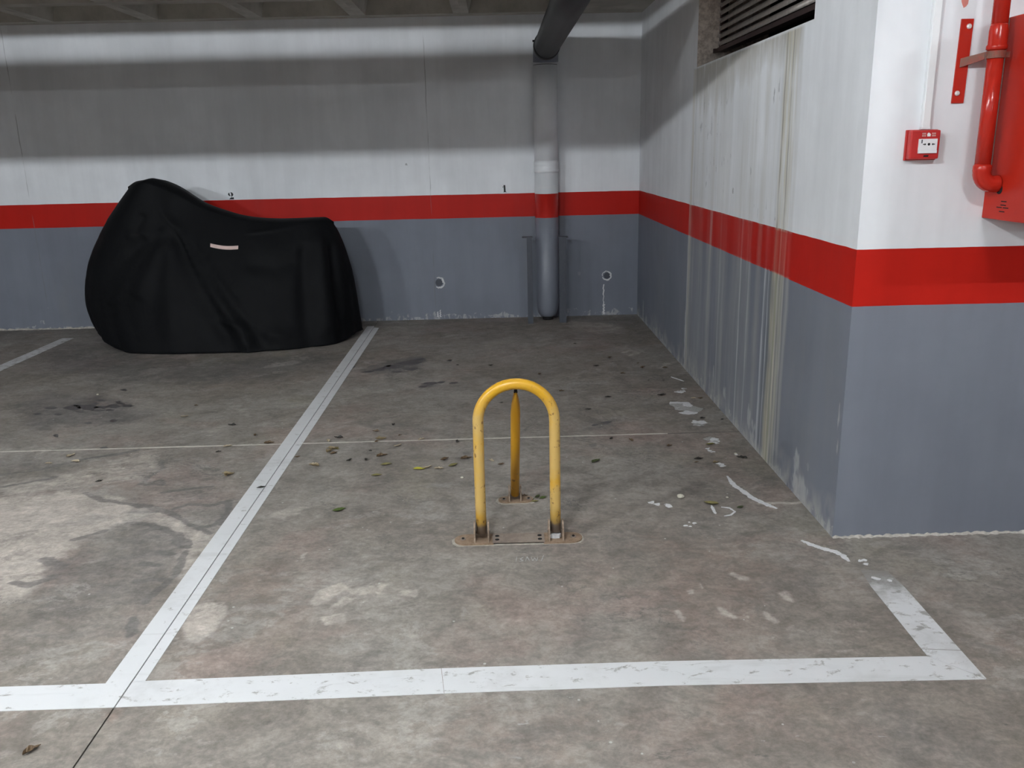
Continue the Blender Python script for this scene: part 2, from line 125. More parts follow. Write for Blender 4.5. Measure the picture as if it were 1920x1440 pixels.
def wall_paint(name, marks=True, seams=()):
    t = NT(name); c, p, z, red, wht, col = paint_base(t)
    if marks:
        # little dark knocks on the white, pale chips on the grey
        nd = t.n('ShaderNodeTexVoronoi'); t.put(nd.inputs['Vector'], t.coord((1, 1, .7))); nd.inputs['Scale'].default_value = 3.1
        sp = t.math('MULTIPLY', t.math('LESS_THAN', t.math('ADD', nd.outputs['Distance'], t.math('MULTIPLY', t.noise(c, 60, 3), .05)), .062), t.ramp(t.noise(c, 2.0, 2), .5, .6))
        col = t.mix(t.math('MULTIPLY', sp, t.math('MULTIPLY', wht, .55)), col, (.16, .155, .15))
        col = t.mix(t.math('MULTIPLY', sp, t.math('MULTIPLY', t.math('SUBTRACT', 1.0, red), .35)), col, (.5, .5, .5))
        # lime bloom and flaking along the foot of the wall
        hgt = t.math('ADD', .02, t.math('MULTIPLY', t.ramp(t.noise(t.coord((1, 1, .3)), 3.5, 4), .45, .8), .10))
        foot = t.math('LESS_THAN', p[2], hgt)
        ch = t.math('MULTIPLY', foot, t.ramp(t.noise(t.coord((1, 1, .5)), 26, 5, .65), .50, .60))
        col = t.mix(t.math('MULTIPLY', ch, .6), col, (.46, .46, .46))
        dirt = t.ramp(t.noise(t.coord((1, 1, .35)), 2.2, 5, .65), .50, .80, 0, .28)
        col = t.mix(t.math('MULTIPLY', dirt, t.math('SUBTRACT', 1.0, t.math('MULTIPLY', red, .85))), col, (.24, .235, .22))
    for x0 in seams:
        d = t.math('ABSOLUTE', t.math('SUBTRACT', t.math('ADD', p[0], t.math('MULTIPLY', t.noise(c, 4, 3), .02)), x0 + .01))
        col = t.mix(t.math('MULTIPLY', t.math('LESS_THAN', d, .0035), t.math('MULTIPLY', t.ramp(t.noise(c, 3, 3), .4, .6), .5)), col, (.15, .15, .15))
    at = t.n('ShaderNodeVertexColor'); at.layer_name = 'stain'
    if name == 'stained_wall_paint':
        n1 = t.noise(t.coord((1, 1, .18)), 30, 4, .6)
        f = t.math('MULTIPLY', at.outputs['Alpha'], t.ramp(n1, .25, .55, .55, 1.0), clamp=True)
        col = t.mix(f, col, at.outputs['Color'])
        flk = t.math('MULTIPLY', t.ramp(t.noise(t.coord((1, 1, .22)), 28, 4, .6), .635, .66), t.ramp(t.noise(t.coord((1, .8, .7)), 2.2, 2), .5, .6))
        inside = t.math('MULTIPLY', t.math('MULTIPLY', t.math('GREATER_THAN', p[1], 3.6), t.math('LESS_THAN', p[1], 5.5)), wht)
        col = t.mix(t.math('MULTIPLY', flk, t.math('MULTIPLY', inside, .6)), col, (.22, .225, .24))
    rough = t.mix(wht, t.mix(red, (.55,)*3, (.5,)*3), (.65,)*3)
    t.set(Base_Color=col, Roughness=rough)
    t.b.inputs['Specular IOR Level'].default_value = .16
    t.bump(t.math('ADD', t.noise(c, 3, 4), t.math('MULTIPLY', t.noise(c, 90, 3), .12)), .25, .006)
    return t.m

def concrete_floor():
    t = NT('floor_concrete'); c = t.coord()
    big = t.noise(c, .75, 6, .6, .4)
    col = t.mix(t.ramp(big, .36, .62), (.205, .181, .157), (.260, .239, .216))
    pk = t.ramp(t.noise(t.coord(loc=(7, 3, 1)), 1.7, 6, .62, .3), .50, .70, 0, .7)
    col = t.mix(pk, col, (.275, .215, .190))
    yel = t.ramp(t.noise(t.coord(loc=(1, 9, 4)), 2.3, 6, .6), .54, .75, 0, .5)
    col = t.mix(yel, col, (.255, .232, .182))
    at = t.n('ShaderNodeVertexColor'); at.layer_name = 'stain'
    ch = t.n('ShaderNodeSeparateColor'); t.put(ch.inputs[0], at.outputs['Color'])
    brk = t.noise(t.coord((.7, 1.3, 1)), 11, 6, .68, .5)
    brk2 = t.noise(t.coord(loc=(3, 2, 0)), 28, 5, .65)
    def msk(ch_, lo, hi):
        s_ = t.math('ADD', ch_, t.math('MULTIPLY', t.math('MULTIPLY', t.math('SUBTRACT', brk, .5), 1.1), t.math('SUBTRACT', 1.15, ch_)))
        s_ = t.math('ADD', s_, t.math('MULTIPLY', t.math('MULTIPLY', t.math('SUBTRACT', brk2, .5), .6), t.math('SUBTRACT', 1.15, ch_)))
        return t.math('MULTIPLY', t.ramp(s_, lo, hi), t.ramp(ch_, .02, .3))
    col = t.mix(t.math('MULTIPLY', msk(ch.outputs[2], .1, .8), .75), col, (.225, .170, .142))
    col = t.mix(t.math('MULTIPLY', msk(ch.outputs[0], .15, .7), .9), col, (.44, .395, .352))
    col = t.mix(t.math('MULTIPLY', msk(ch.outputs[1], .15, .7), .72), col, (.125, .118, .115))
    # scaled-off islands with crisp edges, dark tide veins
    isl = t.noise(t.coord((.85, 1.15, 1), loc=(2, 5, 0)), 3.6, 10, .74, .35)
    reg = t.ramp(t.noise(t.coord(loc=(9, 2, 7)), .9, 3), .40, .62)
    col = t.mix(t.math('MULTIPLY', t.ramp(isl, .545, .575), t.math('MULTIPLY', reg, .42)), col, (.345, .325, .30))
    col = t.mix(t.math('MULTIPLY', t.ramp(isl, .425, .40), .38), col, (.150, .135, .122))
    vein = t.math('ABSOLUTE', t.math('SUBTRACT', t.noise(t.coord((.8, 1.1, 1), loc=(4, 4, 2)), 2.1, 7, .66, .6), .5))
    reg2 = t.ramp(t.noise(t.coord(loc=(1, 6, 3)), 1.1, 3), .50, .62)
    col = t.mix(t.math('MULTIPLY', t.ramp(vein, .010, .004), t.math('MULTIPLY', reg2, .5)), col, (.10, .095, .092))
    # mid-size mottling, smeared trowel marks, grit
    mot = t.ramp(t.noise(c, 6.5, 10, .76, .5), .28, .72, .72, 1.22)
    mot2 = t.ramp(t.noise(t.coord((.8, 1.2, 1), (0, 0, .6)), 22, 7, .74, .6), .3, .7, .80, 1.16)
    mot3 = t.ramp(t.noise(c, 60, 5, .7), .3, .7, .86, 1.12)
    vv = t.n('ShaderNodeCombineColor'); v = t.math('MULTIPLY', t.math('MULTIPLY', mot, mot2), mot3)
    for i in range(3): t.put(vv.inputs[i], v)
    col = t.mix(1.0, col, vv.outputs[0], 'MULTIPLY')
    # pale scuffs and dark pits
    sc = t.math('MULTIPLY', t.ramp(t.noise(t.coord((.6, 1.6, 1), (0, 0, .5)), 21, 6, .7, 1.2), .655, .70), t.ramp(t.noise(t.coord(loc=(5, 5, 5)), 1.9, 3), .48, .62))
    col = t.mix(t.math('MULTIPLY', sc, .55), col, (.43, .42, .41))
    pit = t.math('MULTIPLY', t.ramp(t.noise(t.coord((.7, 1.5, 1), loc=(2, 8, 3)), 24, 4, .6), .67, .71), t.ramp(t.noise(t.coord(loc=(8, 1, 5)), 1.5, 3), .47, .6))
    col = t.mix(t.math('MULTIPLY', pit, .6), col, (.07, .068, .066))
    speck = t.n('ShaderNodeTexVoronoi'); t.put(speck.inputs['Vector'], c); speck.inputs['Scale'].default_value = 13
    sp = t.math('MULTIPLY', t.math('LESS_THAN', speck.outputs['Distance'], .055), t.ramp(t.noise(c, 3, 2), .52, .55))
    col = t.mix(t.math('MULTIPLY', sp, .7), col, (.5, .49, .47))
    t.set(Base_Color=col, Roughness=t.ramp(t.noise(c, 2.2, 5), .3, .7, .5, .72))
    t.b.inputs['Specular IOR Level'].default_value = .35
    t.bump(t.math('ADD', t.noise(c, 7, 7, .65), t.math('MULTIPLY', t.noise(c, 80, 4, .7), .3)), .25, .004)
    return t.m, col

def line_paint(name, wear, gray=0.0):
    t = NT(name); c = t.coord()
    base = t.mix(t.noise(c, 3, 5), (.54, .55, .56), (.64, .645, .655))
    con = t.mix(t.noise(c, 6, 6, .7), (.17, .16, .145), (.27, .255, .235))
    a = t.ramp(t.noise(t.coord((.7, 1.2, 1)), 24, 7, .72, .4), .60-wear*.2, .68-wear*.1)
    b = t.ramp(t.noise(t.coord(loc=(4, 4, 4)), 5, 5, .7), .50-wear*.2, .75, 0, .5)
    p = t.xyz(c)
    f = t.math('MAXIMUM', t.math('MULTIPLY', a, .8), t.math('MULTIPLY', b, .35+wear*.5))
    if name == 'worn_line_paint':       # the side line dies out towards the wall corner
        gone = t.ramp(t.math('ADD', p[1], t.math('MULTIPLY', t.math('SUBTRACT', t.noise(c, 14, 6, .7), .5), .35)), 2.42, 2.66)
        f = t.math('MAXIMUM', f, gone)
    col = t.mix(f, base, con)
    rub = t.ramp(t.noise(t.coord((.3, 3, 1), (0, 0, .6)), 5, 5, .7, 1), .56, .68, 0, .28)
    col = t.mix(rub, col, (.38, .38, .38))
    t.set(Base_Color=col, Roughness=.6); t.bump(t.noise(c, 60, 4), .15, .002)
    return t.m

def yellow_paint():
    t = NT('yellow_tube_paint'); c = t.coord(); p = t.xyz(c)
    n = t.noise(c, 7, 5, .6)
    low = t.ramp(p[2], .50, .60)
    fade = t.math('MULTIPLY', t.ramp(n, .30, .55), t.math('SUBTRACT', 1.0, t.math('MULTIPLY', low, .9)))
    col = t.mix(fade, (.63, .335, .012), (.56, .37, .115))
    nd = t.noise(t.coord((1, 1, .8)), 55, 4, .6)
    sp = t.math('MULTIPLY', t.ramp(nd, .60, .66), t.math('SUBTRACT', 1.0, t.math('MULTIPLY', low, .7)))
    col = t.mix(t.math('MULTIPLY', sp, .75), col, (.12, .05, .02))
    foot = t.ramp(t.math('ADD', p[2], t.math('MULTIPLY', t.math('SUBTRACT', t.noise(c, 40, 4), .5), .05)), .055, .075, 1, 0)
    col = t.mix(foot, col, (.27, .215, .17))
    t.set(Base_Color=col, Roughness=t.ramp(n, .3, .7, .28, .42)); t.bump(nd, .12, .002)
    return t.m

def strut_paint():
    t = NT('yellow_strut_paint'); c = t.coord()
    nd = t.noise(c, 45, 4, .6)
    t.set(Base_Color=t.mix(t.math('MULTIPLY', t.ramp(nd, .64, .69), .7), (.60, .30, .012), (.12, .05, .02)), Roughness=.38)
    return t.m

def rusty(name, a, b):
    t = NT(name); c = t.coord()
    n = t.noise(c, 30, 6, .7)
    t.set(Base_Color=t.mix(t.ramp(n, .35, .65), a, b), Roughness=.7, Metallic=.1); t.bump(n, .3, .002)
    return t.m

def ceiling_concrete():
    t = NT('ceiling_concrete'); c = t.coord(); n = t.noise(c, 3, 7, .65)
    col = t.mix(t.ramp(n, .3, .7), (.36, .34, .295), (.52, .495, .44))
    col = t.mix(t.ramp(t.noise(t.coord(loc=(3, 3, 3)), 5, 5), .6, .7, 0, .5), col, (.27, .19, .12))
    t.set(Base_Color=col, Roughness=.85); t.bump(t.noise(c, 25, 6, .7), .4, .006)
    return t.m

def cloth():
    t = NT('black_cover_cloth'); c = t.coord()
    n = t.noise(c, 4, 5)
    t.set(Base_Color=t.mix(n, (.0042, .0045, .0052), (.007, .0075, .0085)), Roughness=.6)
    t.b.inputs['Specular IOR Level'].default_value = .07
    t.b.inputs['Sheen Weight'].default_value = .0
    t.bump(t.math('ADD', t.noise(t.coord((1, 1, .6)), 9, 4, .6, .5), t.math('MULTIPLY', t.noise(c, 400, 2), .1)), .35, .012)
    return t.m

def emission(name, col, power):
    t = NT(name); t.set(Base_Color=(.9, .9, .9), Emission_Color=col[:3]); t.b.inputs['Emission Strength'].default_value = power
    return t.m

def leaf_mat(name, a, b):
    t = NT(name); n = t.noise(t.coord(), 60, 4, .6)
    t.set(Base_Color=t.mix(n, a, b), Roughness=.6); return t.m

M_WALL = wall_paint('wall_paint', seams=(-.56, -4.0))
M_STAIN = wall_paint('stained_wall_paint')
M_PLAIN = wall_paint('plain_wall_paint', marks=False)
M_FLOOR, _ = concrete_floor()
M_LINE = line_paint('line_paint', .05); M_LINE2 = line_paint('front_line_paint', .22); M_LINEW = line_paint('worn_line_paint', .45)
M_LINEOLD = line_paint('faded_line_paint', .55)
M_CEIL = ceiling_concrete()
M_YEL, M_STRUT = yellow_paint(), strut_paint()
M_RUST = rusty('rusty_beige_steel', (.20, .135, .085), (.30, .215, .15))
M_RUSTD = rusty('dull_brown_steel', (.19, .15, .125), (.26, .215, .18))
M_EAR = rusty('bracket_steel', (.17, .12, .085), (.33, .25, .185))
M_BLACK = simple('black_paint', (.006, .006, .008), .6)
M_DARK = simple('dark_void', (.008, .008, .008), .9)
M_PVC = simple('dark_grey_plastic', (.045, .046, .047), .5, spec=.3)
M_STEELG = simple('grey_painted_steel', (.072, .078, .094), .5, var=.12, spec=.3)
M_OIL = simple('oil_spot', (.075, .071, .070), .45, var=.25, scale=50)
M_REDM = simple('fire_red_enamel', (.47, .022, .010), .35, var=.05, scale=6, spec=.2)
M_REDP = simple('fire_red_paint', (.44, .022, .012), .2, var=.06, scale=8, spec=.4)
M_REDBOX = simple('call_point_red', (.46, .022, .020), .35, var=.03)
M_CLAMP = rusty('worn_clamp', (.26, .045, .03), (.17, .085, .06))
M_ZINC = simple('zinc_bolt', (.75, .74, .72), .35, .3)
M_WPLAST = simple('white_plastic', (.78, .79, .80), .4, var=.02)
M_GPLAST = simple('pale_symbol', (.62, .42, .37), .5)
M_CLOTH = cloth()
M_TAPE = simple('pale_pink_tape', (.62, .46, .42), .5)
M_DUCT = simple('galvanised_duct', (.45, .46, .47), .4, .6)
M_FIX = simple('lamp_housing', (.6, .6, .6), .5)
M_TUBES = {q: emission('fluorescent_tube', LAMP_COLOR, LAMP_POWER*q) for q in sorted(set(LAMP_LEVEL))}
M_FILLTUBE = emission('fill_tube', LAMP_COLOR, FILL_POWER)
M_SLAT = simple('dusty_slat', (.50, .455, .43), .38, .3, var=.22, scale=25)
M_LFRAME = simple('rusty_louvre_frame', (.055, .03, .028), .6, var=.3, scale=20)
M_CHALK = simple('caked_white_paint', (.62, .62, .63), .7, var=.15, scale=70, bump=.4)
M_FILL = simple('joint_filler', (.50, .47, .42), .7, var=.2, scale=40)
M_FILLB = simple('dirty_brown_joint', (.10, .085, .07), .8, var=.2)
M_FAINT = simple('faint_chalk', (.36, .35, .34), .8, var=.2, scale=80)
M_BED = simple('plate_bedding_mortar', (.36, .33, .285), .8, var=.25, scale=60)
M_FILLD = simple('dark_joint', (.13, .12, .11), .8)
M_MORTAR = simple('crumbling_mortar', (.45, .42, .38), .85, var=.25, scale=60, bump=.5)
M_PLASTER = rusty('bare_plaster', (.40, .33, .29), (.72, .64, .57))
M_REDSMUDGE = simple('red_smudge', (.62, .22, .18), .6)
M_PEB = simple('pebble_stone', (.52, .49, .40), .7)
LEAFM = dict(green=leaf_mat('leaf_green', (.045, .075, .012), (.075, .11, .02)),
  yellow=leaf_mat('leaf_yellow', (.38, .36, .03), (.50, .45, .06)),
  darkgreen=leaf_mat('leaf_dark_green', (.025, .04, .012), (.06, .075, .02)),
  olive=leaf_mat('leaf_olive', (.12, .11, .035), (.22, .19, .07)),
  black=leaf_mat('leaf_black', (.014, .013, .011), (.03, .026, .02)),
  brown=leaf_mat('leaf_brown', (.07, .045, .025), (.16, .10, .05)),
  pale=leaf_mat('leaf_pale', (.30, .24, .16), (.45, .38, .28)),
  dry=leaf_mat('leaf_dry', (.15, .11, .06), (.28, .22, .12)))

# ------------------------------------------------------------------ mesh helpers
def link(name, me, mat, parent=None, smooth=False):
    o = bpy.data.objects.new(name, me); COL.objects.link(o)
    if mat is not None and not me.materials: me.materials.append(mat)
    if parent is not None: o.parent = parent
    if smooth:
        me.polygons.foreach_set('use_smooth', [True]*len(me.polygons))
    return o

def mesh(name, v, f, mat, parent=None, smooth=False):
    me = bpy.data.meshes.new(name); me.from_pydata([tuple(p) for p in v], [], f); me.update()
    return link(name, me, mat, parent, smooth)

class MB:
    def __init__(s): s.bm = bmesh.new()
    def box(s, x0, x1, y0, y1, z0, z1, bev=0.0):
        r = bmesh.ops.create_cube(s.bm, size=1)
        vs = r['verts']
        for v in vs: v.co = Vector(((x0+x1)/2+v.co.x*(x1-x0), (y0+y1)/2+v.co.y*(y1-y0), (z0+z1)/2+v.co.z*(z1-z0)))
        if bev:
            es = list({e for v in vs for e in v.link_edges})
            bmesh.ops.bevel(s.bm, geom=es, offset=bev, segments=2, affect='EDGES', profile=.6)
        return s
    def tube(s, path, rad, n=20, cap=True):
        P = [Vector(p) for p in path]; R = rad if isinstance(rad, (list, tuple)) else [rad]*len(P)
        rings = []; ref = None
        for i, p in enumerate(P):
            d = (P[min(i+1, len(P)-1)]-P[max(i-1, 0)]).normalized()
            if ref is None:
                ref = Vector((0, 0, 1)) if abs(d.z) < .9 else Vector((1, 0, 0))
                a = d.cross(ref).normalized()
            else:
                a = (a - d*a.dot(d)).normalized()
            b = d.cross(a)
            rings.append([s.bm.verts.new(p+(a*math.cos(2*PI*k/n)+b*math.sin(2*PI*k/n))*R[i]) for k in range(n)])
        for A, B in zip(rings, rings[1:]):
            for k in range(n):
                s.bm.faces.new((A[k], A[(k+1) % n], B[(k+1) % n], B[k])).smooth = True
        if cap:
            s.bm.faces.new(rings[0][::-1]); s.bm.faces.new(rings[-1])
        return s
    def prism(s, poly, z0, z1):
        """extruded outline, poly counter-clockwise in xy"""
        a = [s.bm.verts.new((x, y, z0)) for x, y in poly]; b = [s.bm.verts.new((x, y, z1)) for x, y in poly]
        n = len(poly)
        s.bm.faces.new(a[::-1]); s.bm.faces.new(b)
        for k in range(n): s.bm.faces.new((a[k], a[(k+1) % n], b[(k+1) % n], b[k]))
        return s
    def xf(s, M_):
        bmesh.ops.transform(s.bm, matrix=M_, verts=s.bm.verts); return s
    def build(s, name, mat, parent=None):
        bmesh.ops.recalc_face_normals(s.bm, faces=s.bm.faces)
        me = bpy.data.meshes.new(name); s.bm.to_mesh(me); s.bm.free()
        return link(name, me, mat, parent)

def tag(o, label=None, cat=None, group=None, kind=None):
    for k, v in (('label', label), ('category', cat), ('group', group), ('kind', kind)):
        if v: o[k] = v
    return o

def empty(name, loc, label, cat, group=None, kind=None):
    o = bpy.data.objects.new(name, None); COL.objects.link(o); o.location = loc; o.empty_display_size = .05
    return tag(o, label, cat, group, kind)

def local(ob, parent):
    """keep world position after parenting to an (unrotated) empty"""
    ob.parent = parent; ob.location = Vector(ob.location) - Vector(parent.location); return ob

def part(mb, name, mat, parent):
    """geometry given in world metres becomes a part of parent"""
    loc = Vector((0, 0, 0)); p = parent
    while p is not None: loc += Vector(p.location); p = p.parent
    return mb.xf(Matrix.Translation(-loc)).build(name, mat, parent)

def arc(c, r, a0, a1, n, ax, ay):
    c, ax, ay = Vector(c), Vector(ax), Vector(ay)
    return [c + ax*(r*math.cos(a0+(a1-a0)*k/n)) + ay*(r*math.sin(a0+(a1-a0)*k/n)) for k in range(n+1)]

# ------------------------------------------------------------------ numpy noise, stain painting
_rng = np.random.default_rng(5)
_G = _rng.random((256, 256))
def vnoise(x, y):
    xi = np.floor(x).astype(int); yi = np.floor(y).astype(int); fx = x-xi; fy = y-yi
    fx = fx*fx*(3-2*fx); fy = fy*fy*(3-2*fy)
    g = lambda a, b: _G[a % 256, b % 256]
    return (g(xi, yi)*(1-fx)+g(xi+1, yi)*fx)*(1-fy)+(g(xi, yi+1)*(1-fx)+g(xi+1, yi+1)*fx)*fy
def fbm(x, y, o=4):
    s_ = 0; a = .5
    for k in range(o): s_ = s_+a*(vnoise(x*2**k+17*k, y*2**k+31*k)-.5); a *= .55
    return s_
def segdist(px, py, pts, close):
    n = len(pts); d = np.full(px.shape, 1e9)
    for i in range(n if close else n-1):
        (ax, ay), (bx, by) = pts[i], pts[(i+1) % n]
        ux, uy = bx-ax, by-ay; L2 = ux*ux+uy*uy+1e-12
        t_ = np.clip(((px-ax)*ux+(py-ay)*uy)/L2, 0, 1)
        d = np.minimum(d, np.hypot(px-ax-t_*ux, py-ay-t_*uy))
    return d
def inside(px, py, pts):
    r = np.zeros(px.shape, bool); n = len(pts)
    for i in range(n):
        (ax, ay), (bx, by) = pts[i], pts[(i+1) % n]
        c_ = (ay > py) != (by > py)
        r ^= c_ & (px < (bx-ax)*(py-ay)/((by-ay) if by != ay else 1e-9)+ax)
    return r
def paint_floor(X, Y):
    C = np.zeros((len(X), 4), np.float32); C[:, 3] = 1
    wx = fbm(X*3.1, Y*3.1)+.5*fbm(X*14, Y*14); wy = fbm(X*3.1+40, Y*3.1+9)+.5*fbm(X*14+20, Y*14+70)
    for ch, amt, soft, warp, pts in AREAS:
        P = np.array(pts); lo = P.min(0)-soft-warp; hi = P.max(0)+soft+warp
        ix = np.where((X > lo[0]) & (X < hi[0]) & (Y > lo[1]) & (Y < hi[1]))[0]
        if not len(ix): continue
        x = X[ix]+wx[ix]*warp*1.6; y = Y[ix]+wy[ix]*warp*1.6
        d = segdist(x, y, pts, True); d = np.where(inside(x, y, pts), d, -d)
        f = np.clip(d/soft*.5+.5, 0, 1); f = f*f*(3-2*f)*amt
        if ch == 1: C[ix, 0] *= 1-f
        C[ix, ch] = np.maximum(C[ix, ch], f)
    for ch, amt, wd, pts in LINES:
        P = np.array(pts); lo = P.min(0)-.08; hi = P.max(0)+.08
        ix = np.where((X > lo[0]) & (X < hi[0]) & (Y > lo[1]) & (Y < hi[1]))[0]
        if not len(ix): continue
        x = X[ix]+wx[ix]*.06; y = Y[ix]+wy[ix]*.06
        ww = wd*(1.2+1.6*fbm(x*9, y*9))
        f = np.clip(1.5-segdist(x, y, pts, False)/np.maximum(ww, .003), 0, 1)*amt
        C[ix, ch] = np.maximum(C[ix, ch], f)
    return C

def grid(name, A, B, fn, mat, parent=None, attr=None, skip=None):
    """sheet over the parameter arrays A x B; fn(a,b) -> xyz arrays"""
    na, nb = len(A), len(B)
    a, b = np.meshgrid(A, B, indexing='ij'); a = a.ravel(); b = b.ravel()
    V = np.stack(fn(a, b), 1).astype(np.float32)
    i, j = np.meshgrid(np.arange(na-1), np.arange(nb-1), indexing='ij'); i = i.ravel(); j = j.ravel()
    Q = np.stack([i*nb+j, (i+1)*nb+j, (i+1)*nb+j+1, i*nb+j+1], 1).astype(np.int32)
    if skip is not None:
        ca = (A[i]+A[i+1])/2; cb = (B[j]+B[j+1])/2; Q = Q[~skip(ca, cb)]
    me = bpy.data.meshes.new(name)
    me.vertices.add(len(V)); me.vertices.foreach_set('co', V.ravel())
    me.loops.add(Q.size); me.loops.foreach_set('vertex_index', Q.ravel())
    me.polygons.add(len(Q)); me.polygons.foreach_set('loop_start', np.arange(0, Q.size, 4, dtype=np.int32))
    me.polygons.foreach_set('loop_total', np.full(len(Q), 4, np.int32))
    me.update(calc_edges=True); me.validate()
    if attr is not None:
        at = me.color_attributes.new('stain', 'FLOAT_COLOR', 'POINT'); at.data.foreach_set('color', attr(a, b).ravel())
    return link(name, me, mat, parent)

# ------------------------------------------------------------------ floor
XL, XE, YN = -9.0, 7.0, -8.0
floor = mesh('floor', [(XL, YN, -.03), (XE, YN, -.03), (XE, YB, -.03), (XL, YB, -.03)], [(0, 1, 2, 3)], M_FILLD)
tag(floor, 'stained grey concrete floor of the garage', 'floor', kind='structure')
YJ = 4.205
def seq(*p):
    out = []
    for a, b, st in p: out += list(np.arange(a, b-1e-6, st))
    return np.array(out+[p[-1][1]])
G2 = .0022
xl = seq((XL, -4.4, 1.15), (-4.4, XJ-G2, .012)); xr = seq((XJ+G2, 2.1, .010), (2.1, XE, .8))
yn = seq((YN, 1.2, 1.0), (1.2, YJ-.005, .009)); yf = seq((YJ+.005, YB, .016))
for xs, ys in ((xl, yn), (xl, yf), (xr, yn), (xr, yf)):
    sl = grid('slab', xs, ys, lambda a, b: (a, b, np.zeros_like(a)), M_FLOOR, floor, paint_floor)
def thin_poly(name, pts, z, mat, parent, h=.0012):
    return MB().prism(pts, -.004, z).build(name, mat, parent)
# cross joint packed with pale filler, ragged
random.seed(4)
for x0, x1, mt in ((XL, XJ-.006, M_FILL), (XJ+.006, .87, M_FILL), (.87, XR, M_FILLD)):
    n = int((x1-x0)/.05)+2; top = []; bot = []
    for k in range(n):
        x = x0+(x1-x0)*k/(n-1); ww = random.choice((.0045, .005, .006, .0075, .009)) if mt is M_FILL else .0045
        top.append((x, YJ+ww)); bot.append((x, YJ-ww*random.uniform(.7, 1)))
    thin_poly('joint_filler', bot+top[::-1], .0008 if mt is M_FILL else -.001, mt, floor)
for y0, y1 in ((YN, YJ-.006), (YJ+.006, YB)):
    MB().box(XJ-G2, XJ+G2, y0, y1, -.006, -.0035).build('joint_filler', M_FILLB, floor)
# painted bay lines, cut by the joint
LZ = .0012
def rect(x0, x1, y0, y1, s=0.0): return [(x0, y0), (x1, y0+s), (x1, y1+s), (x0, y1)]
def painted(pts, mat, lab=None):
    o = thin_poly('painted_line', pts, LZ, mat, floor)
    if lab: o['label'] = lab
    return o
painted([(-1.156, 2.142), (XJ-G2, 2.142), (XJ-G2, YJ-.006), (-1.150, YJ-.006)], M_LINE, 'wider half of the long white bay line, left of the joint, near stretch')
painted([(-1.150, YJ-.004), (XJ-G2, YJ-.004), (XJ-G2, 7.28), (-1.146, 7.28)], M_LINE)
painted([(XJ+G2, 2.145), (-1.045, 2.147), (-1.040, YJ-.006), (XJ+G2, YJ-.006)], M_LINE)
painted([(XJ+G2, YJ-.004), (-1.040, YJ-.004), (-1.033, 7.20), (XJ+G2, 7.22)], M_LINE)
painted([(XL, 2.015), (XJ-G2, 2.030), (XJ-G2, 2.142), (XL, 2.132)], M_LINE, 'clean white front line across the left bay')
painted([(XJ+G2, 2.030), (-.1795, 2.0455), (-.1945, 2.1645), (XJ+G2, 2.147)], M_LINE2)
painted([(-.178, 2.046), (.45, 2.050), (1.331, 2.033), (1.225, 2.150), (.45, 2.166), (-.193, 2.165)], M_LINE2, 'scuffed white front line of the empty bay')
painted([(1.225, 2.152), (1.3335, 2.035), (1.336, 2.172), (1.226, 2.186)], M_LINEW)
painted([(1.226, 2.190), (1.336, 2.176), (1.345, 2.55), (1.338, 2.66), (1.25, 2.68), (1.236, 2.56)], M_LINEW, 'short worn white side line fading out near the corner')
painted([(-3.71, 2.14), (-3.58, 2.14), (-3.60, 7.1), (-3.70, 7.1)], M_LINEOLD, 'faded white bay line far left')
# ribbons and flakes of caked white paint
def ribbon(pts, wd):
    L, R = [], []
    n = len(pts); sub = 8; cp = []
    for i in range(n-1):
        for k in range(sub):
            t_ = k/sub; cp.append((pts[i][0]*(1-t_)+pts[i+1][0]*t_, pts[i][1]*(1-t_)+pts[i+1][1]*t_))
    cp.append(pts[-1])
    for i, p in enumerate(cp):
        a = cp[max(i-1, 0)]; b = cp[min(i+1, len(cp)-1)]; dx, dy = b[0]-a[0], b[1]-a[1]; l = math.hypot(dx, dy)+1e-9
        e = min(1, .35+4*min(i, len(cp)-1-i)/len(cp))
        w1 = wd*.5*e*random.uniform(.65, 1.25); w2 = wd*.5*e*random.uniform(.65, 1.25)
        L.append((p[0]-dy/l*w1, p[1]+dx/l*w1)); R.append((p[0]+dy/l*w2, p[1]-dx/l*w2))
    v = [(x, y, .0022) for x, y in R+L]+[(x, y, 0.0002) for x, y in R+L]; k = len(R); f = []
    for i in range(k-1):
        f.append((i, i+1, k+i+1, k+i)); f.append((2*k+i, 2*k+i+1, i+1, i)); f.append((k+i, k+i+1, 3*k+i+1, 3*k+i))
    f += [(0, k, 3*k, 2*k), (k-1, 2*k+k-1, 3*k+k-1, 2*k-1)]
    return mesh('paint_smear', v, f, M_CHALK, floor)
for pts, wd in SMEARS: ribbon(pts, wd)
def jag(pts, amp, sub=5):
    out = []
    for i in range(len(pts)):
        a, b = pts[i], pts[(i+1) % len(pts)]
        for k in range(sub):
            t_ = k/sub; out.append((a[0]+(b[0]-a[0])*t_+random.uniform(-amp, amp), a[1]+(b[1]-a[1])*t_+random.uniform(-amp, amp)))
    return out
for pts in FLAKES:                        # each scab of old paint has broken up into several ragged chips
    P = np.array(pts); lo_, hi_ = P.min(0), P.max(0); cx_, cy_ = P.mean(0)
    n_ = 9 if (hi_-lo_).max() > .1 else 5; got = 0; tries = 0
    while got < n_ and tries < 200:
        tries += 1
        x, y = random.uniform(lo_[0], hi_[0]), random.uniform(lo_[1], hi_[1])
        if not inside(np.array([x]), np.array([y]), pts)[0]: continue
        got += 1; r_ = (hi_-lo_).max()*random.uniform(.08, .26); q = random.randint(6, 9)
        poly = [(x+r_*random.uniform(.45, 1.1)*math.cos(2*PI*k/q), y+.9*r_*random.uniform(.4, 1.1)*math.sin(2*PI*k/q)) for k in range(q)]
        thin_poly('paint_flake', jag(poly, r_*.10, 2), .0010+.0001*got, M_CHALK if got % 3 else M_FAINT, floor)
